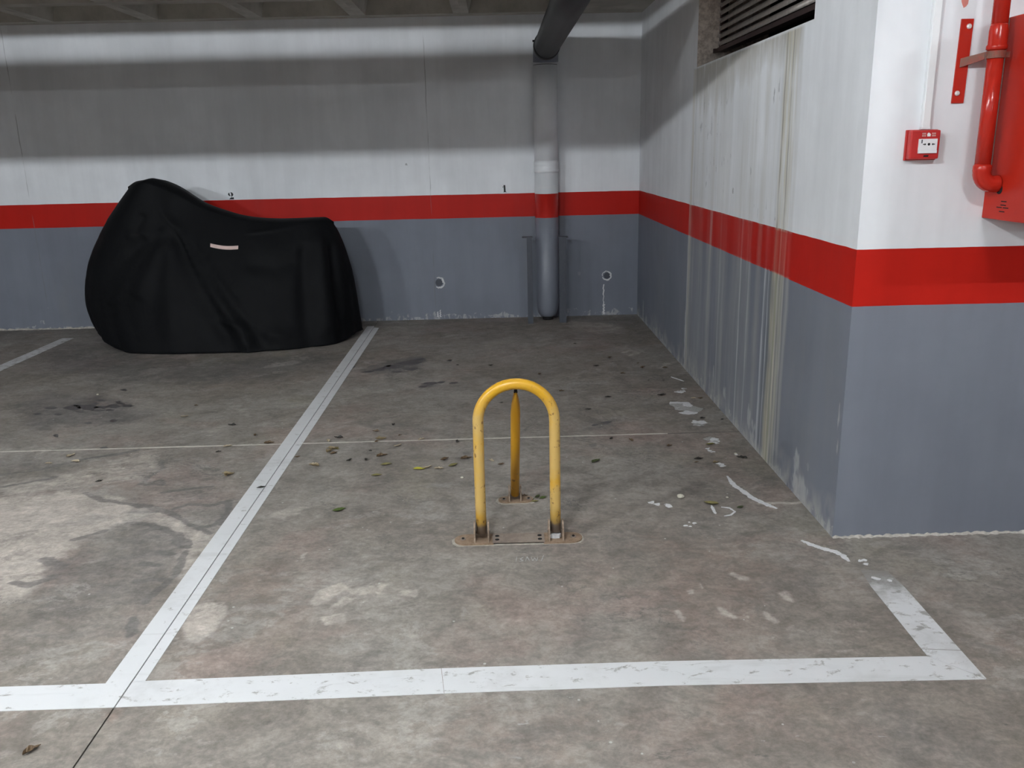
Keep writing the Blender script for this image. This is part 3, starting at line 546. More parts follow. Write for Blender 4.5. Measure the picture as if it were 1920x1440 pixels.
for pts in OILS: thin_poly('oil_spot', jag(pts, .004, 3)[::-1], .0006, M_OIL, floor)
# faint chalk scribble on the concrete before the barrier
sx, sy = .040, 2.815
for k, st in enumerate(([(0, 0), (.004, .03)], [(.012, 0), (.026, .004), (.016, .015), (.028, .026)], [(.034, 0), (.042, .028), (.05, 0)], [(.056, .026), (.062, 0), (.069, .02), (.076, 0), (.082, .026)], [(.092, -.002), (.104, .034)])):
    o = ribbon([(sx+x, sy+y*1.3) for x, y in st], .0028); o.name = 'chalk_stroke'; o.data.materials[0] = M_FAINT

# ------------------------------------------------------------------ walls
def bare(a, b): return np.zeros((len(a), 4), np.float32)
wall_back = MB().box(XL-.2, XR+.25, YB, YB+.2, 0, 3.0).build('wall_back', M_WALL)
tag(wall_back, 'back wall painted white over a red band over grey', 'wall', kind='structure')
VY0, VY1, VZ0, VZ1 = 3.505, 5.472, 1.914, 2.40
def streak_attr(y, z):
    C = np.zeros((len(y), 4), np.float32); col = np.zeros((len(y), 3)); al = np.zeros(len(y))
    def lay(f, rgb):
        nonlocal col, al
        f = np.clip(f, 0, 1); na = al+f*(1-al)
        w_ = np.where(na > 1e-6, f/np.maximum(na, 1e-6), 0)[:, None]
        col = col*(1-w_)+np.array(rgb)*w_; al = na
    wob = lambda s_: .012*(vnoise(z*2.3+s_, y*0+s_)-.5)+.006*(vnoise(z*9+s_, y*0)-.5)
    inr = ((y > 3.5) & (y < 5.6)).astype(float)
    red = ((z > ZB) & (z < ZT)).astype(float); low = (z <= ZB).astype(float); wh = (z >= ZT).astype(float)
    # grime washed down below the vent
    n1 = .5+fbm(y*9, z*.9, 4); n2 = .5+fbm(y*30+5, z*1.5, 3)
    edge = np.clip((y-3.6)/.06, 0, 1)*np.clip((5.52-y)/.06, 0, 1)
    topd = np.clip((VZ0-z)/.0+1e-9, 0, 1)
    drip = np.clip(1-(VZ0-z)/(.10+.35*n1*np.clip((y-3.9)/1.0, .25, 1)), 0, 1)*(z < VZ0)
    lay(edge*drip**.7*.75, (.33, .30, .245))
    lay(edge*np.clip(n1*1.5-.45, 0, 1)*(.40*wh+.10*red+.40*low), (.46, .455, .42))
    lay(edge*np.clip(n2*2.2-1.15, 0, 1)*(.35*wh+.12*red+.35*low), (.53, .52, .48))
    # narrow runs: y, half width, colour, strength on white / red / grey
    runs = [(5.515, .030, (.56, .53, .46), .75, .30, .75), (5.545, .010, (.66, .66, .64), .3, .2, .7), (5.45, .012, (.30, .30, .28), .4, .1, .3),
            (4.97, .030, (.52, .49, .46), .25, .30, .35), (4.90, .006, (.14, .15, .18), .1, .05, .6), (4.74, .010, (.60, .60, .58), .2, .1, .3),
            (4.62, .006, (.16, .17, .2), .15, .05, .4), (4.33, .010, (.60, .60, .6), .25, .10, .55), (4.30, .004, (.12, .13, .16), .15, .1, .6), (4.18, .008, (.62, .62, .62), .2, .05, .3),
            (4.03, .03, (.50, .48, .42), .35, .12, .2), (3.925, .012, (.62, .63, .66), .1, .05, .6), (3.885, .012, (.10, .12, .15), .0, .0, .7), (3.865, .008, (.55, .56, .58), .1, .0, .6),
            (3.835, .018, (.13, .15, .16), .15, .05, .85), (3.79, .030, (.50, .46, .35), .75, .15, .85), (3.805, .006, (.16, .15, .13), .75, .15, .5), (3.755, .010, (.30, .31, .19), .25, .06, .7), (3.735, .012, (.58, .55, .45), .85, .22, .85),
            (3.700, .022, (.50, .475, .39), .70, .10, .75), (3.715, .004, (.14, .13, .11), .7, .15, .6), (3.665, .010, (.60, .57, .50), .6, .18, .5), (3.645, .004, (.15, .15, .15), .2, .05, .7), (3.62, .02, (.46, .45, .42), .35, .05, .45)]
    for k, (yc, hw, rgb, aw, ar, ag) in enumerate(runs):
        d = np.abs(y-yc-wob(k*3.7)); hv = hw*(.8+.5*vnoise(z*4+k, z*0+k))
        f = np.clip(1.4-d/hv, 0, 1)
        br = np.clip(.6+1.6*fbm(y*60+k, z*5+k, 3)+.3, .25, 1)
        lay(f*br*(aw*wh+ar*red+ag*low)*(z < VZ0), rgb)
    # lime crust and flaking at the foot
    foot = np.clip(1-z/(.05+.16*np.clip(.5+1.6*fbm(y*3.3, z*0+2, 3), 0, 1)), 0, 1)
    lay(foot*np.clip(.5+2.5*fbm(y*22, z*14, 3), 0, 1)*.8, (.47, .46, .43))
    for yc, zc, a_, b_ in ((4.78, .16, .012, .05), (4.52, .12, .03, .03), (4.06, .13, .025, .05), (3.98, .06, .04, .06), (3.36, .14, .03, .05), (3.3, .05, .08, .05), (7.2, .06, .03, .12), (7.05, .03, .03, .06), (2.97, .47, .008, .05), (2.96, .36, .006, .03), (2.98, .02, .015, .03), (5.56, .25, .02, .16)):
        d = ((y-yc)/a_)**2+((z-zc)/b_)**2
        lay(np.clip(1.6-d+3.6*fbm(y*40, z*26, 4), 0, 1)*.55, (.50, .50, .50))
    # damp dark wash low between the runs
    lay(low*edge*np.clip(fbm(y*5+9, z*.6, 3)*2.2, 0, 1)*.4, (.14, .155, .16))
    C[:, :3] = col; C[:, 3] = al
    return C
ya = np.unique(np.round(np.concatenate([seq((YF, 5.75, .006)), seq((5.75, YB, .03)), [VY0, VY1]]), 4))
za = np.unique(np.round(np.concatenate([seq((0, .3, .010)), seq((.3, 2.0, .02)), seq((2.0, 3.0, .1)), [VZ0, VZ1, ZB, ZT]]), 4))
wall_right = grid('wall_right', ya, za, lambda a, b: (np.full_like(a, XR), a, b), M_STAIN, None, streak_attr,
    skip=lambda a, b: (a > VY0) & (a < VY1) & (b > VZ0) & (b < VZ1))
me = wall_right.data; me.flip_normals()
tag(wall_right, 'side wall with water runs below a louvred vent', 'wall', kind='structure')
VX = 1.378
for nm, box in (('vent_jamb', (XR+.001, VX+.3, VY1, VY1+.08, VZ0-.05, VZ1+.05)), ('vent_jamb', (XR+.001, VX+.3, VY0-.08, VY0, VZ0-.05, VZ1+.05)),
                ('vent_sill', (XR+.001, VX+.3, VY0, VY1, VZ0-.05, VZ0)), ('vent_head', (XR+.001, VX+.3, VY0, VY1, VZ1, VZ1+.05))):
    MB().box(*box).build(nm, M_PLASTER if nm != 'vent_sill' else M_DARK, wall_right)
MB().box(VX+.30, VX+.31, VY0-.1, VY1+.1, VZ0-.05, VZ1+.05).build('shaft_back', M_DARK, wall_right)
wall_front = MB().box(XR+.0005, XE, YF, YF+.2, 0, 3.0).build('wall_front', M_PLAIN)
tag(wall_front, 'brightly lit wall face right of the corner, red band above grey', 'wall', kind='structure')
for nm, b in (('wall_left', (XL-.2, XL, YN, YB, 0, 3)), ('wall_rear', (XL, XE, YN-.2, YN, 0, 3)), ('wall_far_right', (XE, XE+.2, YN, YF, 0, 3))):
    tag(MB().box(*b).build(nm, M_PLAIN), 'plain banded garage wall outside the picture, '+nm[5:].replace('_', ' ')+' side', 'wall', kind='structure')
# crumbled mortar along the foot of the front face and of the back wall
def crumb_strip(x0, x1, y, dy, step, hmax):
    v, f = [], []; n = int((x1-x0)/step)
    for k in range(n+1):
        x = x0+(x1-x0)*k/n; d = dy*random.uniform(.3, 1.3); h = hmax*random.uniform(.25, 1)
        v += [(x, y, h), (x, y-d*.5, h*.8), (x, y-d, .0003)]
    for k in range(n):
        a = 3*k
        f += [(a, a+1, a+4, a+3), (a+1, a+2, a+5, a+4)]
    return v, f
v, f = crumb_strip(XR, 2.4, YF, .012, .012, .011)
tag(mesh('trim_1', v, f, M_MORTAR), 'crumbling pale mortar along the foot of the bright wall face', 'mortar', kind='structure')
v, f = crumb_strip(-5.5, -3.2, YB, .022, .02, .018)
tag(mesh('trim_2', v, f, M_MORTAR), 'pale crumbs along the foot of the back wall far left', 'mortar', kind='structure')
# bay numbers stencilled on the back wall
def decal(name, polys, mat, x, z, sx_, sz_):
    b = MB()
    for p in polys:
        vs = [b.bm.verts.new((x+px*sx_, YB-.0012, z+pz*sz_)) for px, pz in p]; b.bm.faces.new(vs)
        v2 = [b.bm.verts.new((x+px*sx_, YB+.0005, z+pz*sz_)) for px, pz in p]; n_ = len(p)
        for k in range(n_): b.bm.faces.new((vs[k], vs[(k+1) % n_], v2[(k+1) % n_], v2[k]))
    return b.build(name, mat, wall_back)
two_l = [(.30, 1.0), (.12, .90), (.02, .76), (.06, .62), (.22, .50), (.38, .47), (.46, .53), (.34, .64), (.30, .80)]
two_r = [(.47, 1.04), (.70, 1.0), (.90, .86), (.96, .72), (.90, .56), (.74, .44), (.60, .36), (.56, .36), (.58, .55), (.57, .85)]
two_b = [(.12, .0), (.98, .0), (1.0, .14), (.94, .30), (.86, .30), (.80, .26), (.55, .30), (.42, .22)]
decal('stencil_number', [two_l, two_r, two_b], M_BLACK, -2.303, 1.097, .048, .058)['label'] = 'black stencilled number 2'
one = [(.30, .0), (.72, .0), (.70, .5), (.66, 1.0), (.24, 1.0), (.22, .88), (.27, .5)]
serif = [(.12, .03), (.12, .0), (.98, .0), (.96, .04), (.72, .07), (.30, .05)]
decal('stencil_number', [one, serif, [(.02, .84), (.02, .66), (.10, .62), (.14, .70), (.14, .80)]], M_BLACK, .064, 1.103, .036, .060)['label'] = 'black stencilled number 1'
# chipped anchor holes in the grey paint
def hole(x, z, r, a0, a1, lab):
    b = MB(); n = 18; ri = []
    for k in range(n+1):
        a = a0+(a1-a0)*k/n; e = .35+.65*math.sin(PI*k/n); rr = r*random.uniform(.92, 1.08); w_ = r*.42*e*random.uniform(.6, 1.2)
        ri.append([b.bm.verts.new((x+math.cos(a)*q, YB-dy, z+math.sin(a)*q)) for q, dy in ((rr, .0003), (rr-w_*.5, .004), (rr-w_, .0003))])
    for A, B in zip(ri, ri[1:]):
        for k in range(2): b.bm.faces.new((A[k], A[k+1], B[k+1], B[k]))
    o = b.build('anchor_hole', M_CHALK, wall_back); o['label'] = lab
    b = MB(); b.tube([(x, YB-.001, z), (x, YB+.001, z)], r*.62, 14); b.build('hole_plug', M_STEELG, o)
hole(-.522, .331, .052, -2.2, 2.0, 'broken pale ring around a plugged hole, left of the pipe')
hole(.975, .356, .045, -2.9, 3.2, 'pale ring around a plugged hole, right of the pipe')
for x, z0, z1, w_ in ((.945, .10, .28, .006), (.948, .01, .10, .014), (-.545, .02, .07, .008), (-.522, .02, .085, .008)):
    b = MB(); n = 10; vs = []
    for k in range(n+1):
        z = z0+(z1-z0)*k/n; q = w_*random.uniform(.3, 1)
        vs.append([b.bm.verts.new((x-q+.004*math.sin(k*2.1), YB-.0008, z)), b.bm.verts.new((x+q+.004*math.sin(k*2.1), YB-.0008, z))])
    for A, B in zip(vs, vs[1:]): b.bm.faces.new((A[0], A[1], B[1], B[0]))
    b.build('plaster_run', M_CHALK, wall_back)

# ------------------------------------------------------------------ waffle ceiling, downstand beam
ceil = MB().box(XL-.2, XE+.2, YN-.2, YB+.2, ZC+.27, ZC+.40).build('ceiling', M_CEIL)
tag(ceil, 'grey concrete waffle slab ceiling', 'ceiling', kind='structure')
PX, RIB, DEP, TAP = .83, .125, .25, .075
cv, cf = [], []
h = PX/2; o_ = h-RIB/2; i_ = o_-TAP
for s_, z in ((h, 0), (o_, 0), (i_, DEP), ):
    cv += [(-s_, -s_, z), (s_, -s_, z), (s_, s_, z), (-s_, s_, z)]
for a in (0, 4):
    for k in range(4): cf.append((a+k, a+4+k, a+4+(k+1) % 4, a+(k+1) % 4))
cf.append((8, 11, 10, 9))
cme = bpy.data.meshes.new('coffer'); cme.from_pydata(cv, [], cf); cme.update(); cme.materials.append(M_CEIL)
ncof = 0
for ix in range(-7, 2):
    for iy in range(0, 7):
        o = bpy.data.objects.new('coffer', cme); COL.objects.link(o); o.parent = ceil
        o.location = (-2.73+PX/2+ix*PX+PX*2, 7.45-PX/2-iy*PX, ZC); ncof += 1
x0c = -2.73-7*PX+2*PX; x1c = -2.73+2*PX+2*PX; y0c = 7.45-7*PX
for b in ((XL, x0c, YN, YB, ZC, ZC+.28), (x1c, XE, YN, YB, ZC, ZC+.28), (x0c, x1c, YN, y0c, ZC, ZC+.28), (x0c, x1c, 7.45, YB, ZC, ZC+.28)):
    MB().box(*b).build('solid_strip', M_CEIL, ceil)
beam = MB().box(XL, XR-.001, YF+.05, YF+.35, 2.403, ZC).build('trim_3', M_CEIL)
tag(beam, 'concrete downstand beam under the ceiling, in line with the wall face, out of the picture', 'beam', kind='structure')

# ------------------------------------------------------------------ overhead duct and lamps (above the frame, they shape the light)
DY, DZ, DR = 2.50, 2.262, .092
duct = empty('ventilation_duct', (-4, DY, DZ), 'round galvanised duct under the ceiling above the picture', 'duct')
part(MB().tube([(-8.9, DY, DZ), (.30, DY, DZ)], DR, 28), 'duct_tube', M_DUCT, duct)
for x in (-7, -4.5, -2, -.1):
    part(MB().box(x-.012, x+.012, DY-DR-.004, DY-DR-.001, DZ, ZC), 'hanger_strap', M_DUCT, duct)
    part(MB().box(x-.012, x+.012, DY+DR+.001, DY+DR+.004, DZ, ZC), 'hanger_strap', M_DUCT, duct)
    part(MB().tube([(x-.014, DY, DZ), (x+.014, DY, DZ)], DR+.003, 28), 'strap_ring', M_DUCT, duct)
for k, (x, y) in enumerate(LAMPS):
    lp = empty('ceiling_lamp', (x, y, ZC), 'bare short fluorescent lamp, '+('first second third fourth fifth'.split()[k]+' from the left in the front aisle row' if k < 5 else 'first second third'.split()[k-5]+' from the left in the added rear row'), 'lamp', 'fluorescent lamps in the aisle')
    part(MB().box(x-.20, x+.20, y-.025, y+.025, LAMP_Z+.045, ZC, .004), 'lamp_body', M_FIX, lp)
    for xa in (x-.20, x+.18): part(MB().box(xa, xa+.02, y-.014, y+.014, LAMP_Z-.02, LAMP_Z+.046), 'tube_holder', M_FIX, lp)
    part(MB().tube([(x-.18, y, LAMP_Z), (x+.18, y, LAMP_Z)], .014, 10), 'lamp_tube', M_TUBES[LAMP_LEVEL[k]], lp)

for k, (x, y) in enumerate(FILL_LAMPS):  # added fill lamps, lifting the floor where the aisle row falls short
    lp = empty('fill_lamp', (x, y, ZC+.2), 'added fill lamp tucked into a ceiling coffer over the %s bay, above the picture' % ('left', 'empty')[k], 'lamp')
    part(MB().box(x-.26, x+.26, y-.03, y+.03, ZC+.20, ZC+.249, .004), 'lamp_body', M_FIX, lp)
    part(MB().tube([(x-.24, y, ZC+.17), (x+.24, y, ZC+.17)], .014, 10), 'lamp_tube', M_FILLTUBE, lp)
    for xa in (x-.26, x+.24): part(MB().box(xa, xa+.02, y-.012, y+.012, ZC+.155, ZC+.201), 'tube_holder', M_FIX, lp)

# ------------------------------------------------------------------ louvred vent in the side wall
vent = empty('vent_louvre', (VX+.02, (VY0+VY1)/2, 2.2), 'dark louvred vent grille with dusty slats high in the side wall', 'vent')
ZL = 2.022
part(MB().box(VX, VX+.04, VY1-.035, VY1-.003, ZL-.02, VZ1-.005), 'side_rail', M_LFRAME, vent)
part(MB().box(VX, VX+.04, VY0+.003, VY0+.03, ZL-.02, VZ1-.005), 'side_rail', M_LFRAME, vent)
part(MB().box(VX-.012, VX+.04, VY0+.003, VY1-.002, ZL-.026, ZL-.002), 'bottom_rail', M_LFRAME, vent)
part(MB().box(VX-.035, VX-.013, VY1-.02, VY1-.002, ZL-.03, ZL-.005), 'end_lug', M_LFRAME, vent)
sm = None
for k in range(9):
    z = ZL+.012+.043*k
    if sm is None:
        b = MB(); n = 6; rows = []
        for q in range(n+1):
            a = -.15+1.5*q/n; rows.append((.036*(1-math.cos(a))*1.2, .036*math.sin(a)))
        for side in (0, .0015):
            pass
        prof = [(x, z_) for x, z_ in rows]+[(x+.002, z_-.001) for x, z_ in rows[::-1]]
        hw = (VY1-VY0)/2-.037
        A = [b.bm.verts.new((px, -hw, pz)) for px, pz in prof]; B = [b.bm.verts.new((px, hw, pz)) for px, pz in prof]
        for q in range(len(prof)): b.bm.faces.new((A[q], A[(q+1) % len(prof)], B[(q+1) % len(prof)], B[q]))
        b.bm.faces.new(A); b.bm.faces.new(B)
        so = b.build('slat', M_SLAT, vent); sm = so.data
        for pl_ in sm.polygons: pl_.use_smooth = len(pl_.vertices) == 4
    else:
        so = link('slat', sm, None, vent)
    so.location = (VX-.006-vent.location.x, 0, z-vent.location.z)
    tip = MB().box(-.004, .010, hw-.004, hw+.012, .004, .02).build('slat_clip', M_SLAT, so)

# ------------------------------------------------------------------ downpipe, overhead drain pipe, guard posts
RP = .100
dp = empty('downpipe', (.437, 7.40, 0), 'round drainpipe down the back wall, painted white, red and grey', 'pipe')
DPX, DPY = .437, 7.405
pm = NT('downpipe_paint'); c_, p_, z_, r_, w__, col_ = paint_base(pm); pm.set(Base_Color=col_, Roughness=.42)
part(MB().tube([(DPX, DPY, 1.36), (DPX, DPY, 2.118)], RP, 36), 'upper_pipe', pm.m, dp)
part(MB().tube([(DPX, DPY, 1.262), (DPX, DPY, 1.272), (DPX, DPY, 1.276), (DPX, DPY, 1.292), (DPX, DPY, 1.297), (DPX, DPY, 1.325), (DPX, DPY, 1.33), (DPX, DPY, 1.362)],
    [.1005, .1045, .1065, .1065, .1035, .1035, .106, .1015], 36), 'socket', pm.m, dp)
lo = [(DPX, DPY, .028), (DPX, DPY, .036), (DPX, DPY, .06), (DPX, DPY, .10), (DPX, DPY, .16), (DPX, DPY, 1.264)]
part(MB().tube(lo, [.05, .068, .083, .093, RP, RP], 36), 'lower_pipe', pm.m, dp)
part(MB().tube([(DPX, DPY, .0), (DPX, DPY, .03)], .045, 20), 'pipe_spigot', M_DARK, dp)
for a in range(2):
    part(MB().tube([(DPX, DPY, 2.116+.008*a), (DPX, DPY, 2.122+.006*a)], [.098, .101][a] if a == 0 else .1005, 36), 'socket_lip', M_PVC if a == 0 else pm.m, dp)
dr = empty('drain_pipe', (.44, 6, 2.25), 'dark grey drainpipe running overhead to the top of the downpipe', 'pipe')
ZD = 2.250
part(MB().tube([(.44, 2.95, ZD), (.44, 7.20, ZD)], RP, 36), 'pipe_run', M_PVC, dr)
el = [Vector((.44, 7.24, ZD)), Vector((.44, 7.27, ZD))]+arc((.44, 7.27, 2.140), .110, PI/2, 0, 8, (0, 1, 0), (0, 0, 1))[1:]
part(MB().tube(el, [.1045]*2+[.1035]*(len(el)-2), 36), 'elbow', pm.m, dr)
part(MB().tube([(.44, 7.16, ZD), (.44, 7.166, ZD), (.44, 7.268, ZD), (.44, 7.272, ZD)], [.101, .107, .107, .105], 36), 'pipe_collar', M_PVC, dr)
part(MB().tube([(.345, 7.17, ZD+.03), (.325, 7.17, ZD+.03)], .008, 8), 'collar_bolt', M_DARK, dr)
def post(x0, x1, y, zt, lab, flip):
    pe = empty('guard_post', ((x0+x1)/2, y, 0), lab, 'post', 'guard posts beside the downpipe')
    t_ = .006; b = MB()
    b.box(x0, x1, y, y+t_, 0, zt)                                       # front leg of the angle iron
    if flip: b.box(x1-t_, x1, y+t_, y+.05, 0, zt-.004)
    else: b.box(x0, x0+t_, y+t_, y+.05, 0, zt-.004)
    part(b, 'angle_iron', M_STEELG, pe)
    part(MB().box(x0-.035 if flip else x0-.005, x1+.005 if flip else x1+.02, y+.01, y+.10, zt-.012, zt-.004), 'top_tab', M_STEELG, pe)
post(.254, .300, 7.215, .745, 'grey steel angle post standing left of the downpipe', True)
post(.528, .588, 7.226, .738, 'grey steel angle post standing right of the downpipe', False)

# ------------------------------------------------------------------ covered motorcycle
def crv(xs, ys):
    xs, ys = np.array(xs), np.array(ys)
    def f(x):
        i = np.clip(np.searchsorted(xs, x)-1, 0, len(xs)-2); t_ = np.clip((x-xs[i])/(xs[i+1]-xs[i]), 0, 1)
        m_ = np.gradient(ys, xs); hh = xs[i+1]-xs[i]
        return (2*t_**3-3*t_**2+1)*ys[i]+(t_**3-2*t_**2+t_)*hh*m_[i]+(-2*t_**3+3*t_**2)*ys[i+1]+(t_**3-t_**2)*hh*m_[i+1]
    return f
YC = 6.93
ridge = crv([-2.90, -2.84, -2.77, -2.69, -2.62, -2.51, -2.317, -2.16, -2.033, -1.88, -1.741, -1.56, -1.42, -1.355, -1.30], [1.240, 1.276, 1.290, 1.302, 1.278, 1.226, 1.106, 1.045, 1.005, .978, .968, .968, .970, .966, .93])
rw = crv([-2.90, -2.76, -2.62, -2.45, -2.2, -1.9, -1.6, -1.40, -1.30], [.15, .25, .23, .14, .13, .14, .15, .14, .09])
NU, NV = 220, 90
def sgnpow(v, p): return np.sign(v)*np.abs(v)**p
ph = np.linspace(0, 2*PI, NU, endpoint=False)
cs, sn = np.cos(ph), np.sin(ph)
tx = -2.10+.80*sgnpow(cs, .75); tyw = rw(tx); ty = YC+tyw*sgnpow(sn, .6)*np.clip((1-np.abs((tx+2.10)/.80)**6), .0, 1)**.5
tz = ridge(tx)-.02
def ring(cx, ax, yf_, yb_, e1, e2):
    x = cx+ax*sgnpow(cs, e1); s_ = sgnpow(sn, e2); y = YC+np.where(s_ < 0, yf_, yb_)*s_; return x, y
mx, my = ring(-2.250, 1.042, .36, .33, .80, .80)
hx, hy = ring(-2.203, 1.036, .565, .50, .82, .86)
mz = np.full(NU, .60); hz = .006+.14*np.clip((-cs-.60)/.4, 0, 1)**1.6+.03*np.clip((cs-.9)/.1, 0, 1)
P0 = np.stack([tx, ty, tz], 1); P1 = np.stack([mx, my, mz], 1); P2 = np.stack([hx, hy, hz], 1)
sv = np.linspace(0, 1, NV)
W = []
for s_ in sv:
    # quadratic through ridge, bulge, hem
    l0 = 2*(s_-.5)*(s_-1); l1 = 4*s_*(1-s_); l2 = 2*s_*(s_-.5)
    W.append(P0*l0+P1*l1+P2*l2)
W = np.array(W)                            # NV x NU x 3
# tail end falls almost straight, then spreads
end = np.clip((cs-.55)/.4, 0, 1)
nrm = np.stack([sgnpow(cs, .9)*.75, sgnpow(sn, .9), np.zeros(NU)], 1); nrm /= np.linalg.norm(nrm, axis=1)[:, None]
X, Y, Z = W[..., 0], W[..., 1], W[..., 2]
front = np.clip(-sn, 0, 1)**.3
disp = np.zeros_like(X)
def fold(pts, w0, w1, amp, fr=True):
    global disp
    best = np.full(X.shape, 1e9); tt = np.zeros_like(X); n = len(pts)-1; sg = np.ones_like(X)
    for i in range(n):
        (ax, az), (bx, bz) = pts[i], pts[i+1]; ux, uz = bx-ax, bz-az; L2 = ux*ux+uz*uz
        t_ = np.clip(((X-ax)*ux+(Z-az)*uz)/L2, 0, 1); d = np.hypot(X-ax-t_*ux, Z-az-t_*uz)
        cr = np.sign((X-ax)*uz-(Z-az)*ux)
        k = d < best; best = np.where(k, d, best); tt = np.where(k, (i+t_)/n, tt); sg = np.where(k, cr, sg)
    ww = w0+(w1-w0)*tt
    disp = disp+amp*np.exp(-(best/ww)**2)*np.clip(tt*8+.1, 0, 1)*np.clip((1-tt)*8+.35, 0, 1)*(front if fr else 1)
fold([(-2.50, .90), (-2.36, .62), (-2.22, .35), (-2.05, .05)], .025, .05, -.045)
fold([(-2.47, .93), (-2.30, .62), (-2.12, .38), (-1.98, .18), (-1.90, .02)], .025, .06, .045)
fold([(-2.43, .88), (-2.22, .58), (-2.02, .30), (-1.80, .05)], .03, .07, -.035)
fold([(-2.53, .86), (-2.52, .55), (-2.48, .10)], .03, .10, .022)
fold([(-2.56, .86), (-2.66, .66), (-2.78, .40)], .03, .08, .020)
fold([(-2.58, .92), (-2.78, .80), (-2.95, .62)], .03, .06, -.018)
fold([(-2.52, .92), (-2.70, .87), (-2.85, .90)], .035, .05, .022)
fold([(-2.60, 1.14), (-2.56, 1.02), (-2.47, .92)], .02, .03, .022)
fold([(-2.72, 1.05), (-2.78, .92), (-2.74, .84)], .03, .04, -.02)
fold([(-2.85, .52), (-2.95, .42), (-3.05, .38)], .03, .04, .012)
fold([(-1.95, .87), (-1.70, .90), (-1.45, .955)], .012, .02, .014)
fold([(-1.50, .80), (-1.50, .45), (-1.47, .08)], .04, .09, -.03)
fold([(-1.40, .88), (-1.38, .50), (-1.34, .08)], .03, .07, .035)
fold([(-1.30, .80), (-1.27, .45), (-1.22, .06)], .025, .05, -.03)
fold([(-1.95, .66), (-1.70, .60), (-1.55, .66)], .05, .06, -.016)
fold([(-2.05, .22), (-1.85, .14), (-1.6, .10)], .03, .05, .016)
fold([(-2.2, .28), (-2.12, .22), (-2.0, .22)], .015, .025, .014)
S2 = np.repeat(sv[:, None], NU, 1); PH = np.repeat(ph[None], NV, 0)
disp = disp+S2**1.5*(.014*np.sin(PH*9+1.1)+.010*np.sin(PH*17+.4)+.006*np.sin(PH*31))*(.4+.6*(1-front)) + .016*fbm(X*5+Y*3, Z*4, 4)
disp = disp*np.clip(S2*6, 0, 1)
W = W+nrm[None]*disp[..., None]
W[..., 1] = np.minimum(W[..., 1], YB-.012)
W[..., 2] = np.maximum(W[..., 2], .004)
verts = W.reshape(-1, 3).tolist(); faces = []
for j in range(NV-1):
    for i in range(NU):
        i2 = (i+1) % NU; faces.append((j*NU+i, (j+1)*NU+i, (j+1)*NU+i2, j*NU+i2))
for i in range(NU//2-1):                   # close the top across the ridge, with a crowned centre line
    a, b = i, i+1; c2, d2 = NU-1-i, (NU-i) % NU
    ka = len(verts)
    pa = (np.array(verts[a])+np.array(verts[d2]))/2; pb = (np.array(verts[b])+np.array(verts[c2]))/2
    pa[2] += .02; pb[2] += .02
    verts += [pa.tolist(), pb.tolist()]
    faces.append((a, b, ka+1, ka)); faces.append((ka, ka+1, c2, d2))
bm = bmesh.new(); vv = [bm.verts.new(p) for p in verts]
for q in faces:
    try: bm.faces.new([vv[k] for k in q])
    except ValueError: pass
bmesh.ops.remove_doubles(bm, verts=bm.verts, dist=.0012)
bmesh.ops.recalc_face_normals(bm, faces=bm.faces)
tree = BVHTree.FromBMesh(bm)
me = bpy.data.meshes.new('cover_cloth'); bm.to_mesh(me); bm.free()
moto = empty('covered_motorcycle', (-2.2, YC, 0), 'motorcycle hidden under a black fabric cover by the back wall', 'motorcycle')
cc = link('cover_cloth', me, M_CLOTH, moto, True); cc.location = -Vector(moto.location)
def on_cover(x, z, off):
    h_ = tree.ray_cast(Vector((x, 5, z)), Vector((0, 1, 0)))
    return h_[0]+Vector((0, -off, 0))
b = MB(); n = 12; rows = []
for k in range(n+1):
    t_ = k/n; x = -2.217+.215*t_; z = .795-.022*t_-.010*math.sin(PI*t_)
    row = [on_cover(x, z+dz, .004) for dz in (.013, 0, -.013)]
    rows.append([b.bm.verts.new(p) for p in row])
for A, B in zip(rows, rows[1:]):
    for k in range(2): b.bm.faces.new((A[k], A[k+1], B[k+1], B[k]))
part(b, 'pale_strip', M_TAPE, moto)['label'] = 'short pale pink strip on the black cloth'
hp = [Vector(W[-1, i])+Vector((0, 0, .004)) for i in range(0, NU, 2)]; hp.append(hp[0])
part(MB().tube(hp, .006, 6, cap=False), 'elastic_hem', M_CLOTH, moto)

# ------------------------------------------------------------------ folding parking barrier
bar = empty('parking_barrier', (.053, 3.01, 0), 'yellow folding hoop barrier standing in the empty bay', 'barrier')
RB = .0205; BY = 3.012; xl_, xr_ = -.0875, .1985; zc = .478; xc = (xl_+xr_)/2; ra = (xr_-xl_)/2
path = [(xl_, BY, .028), (xl_-.001, BY, .15), (xl_-.001, BY, .32), (xl_, BY, zc-.02)]+arc((xc, BY, zc), ra, PI, 0, 22, (1, 0, 0), (0, 0, 1))+[(xr_, BY, zc-.02), (xr_, BY, .32), (xr_, BY, .15), (xr_, BY, .028)]
part(MB().tube(path, RB, 24), 'hoop', M_YEL, bar)
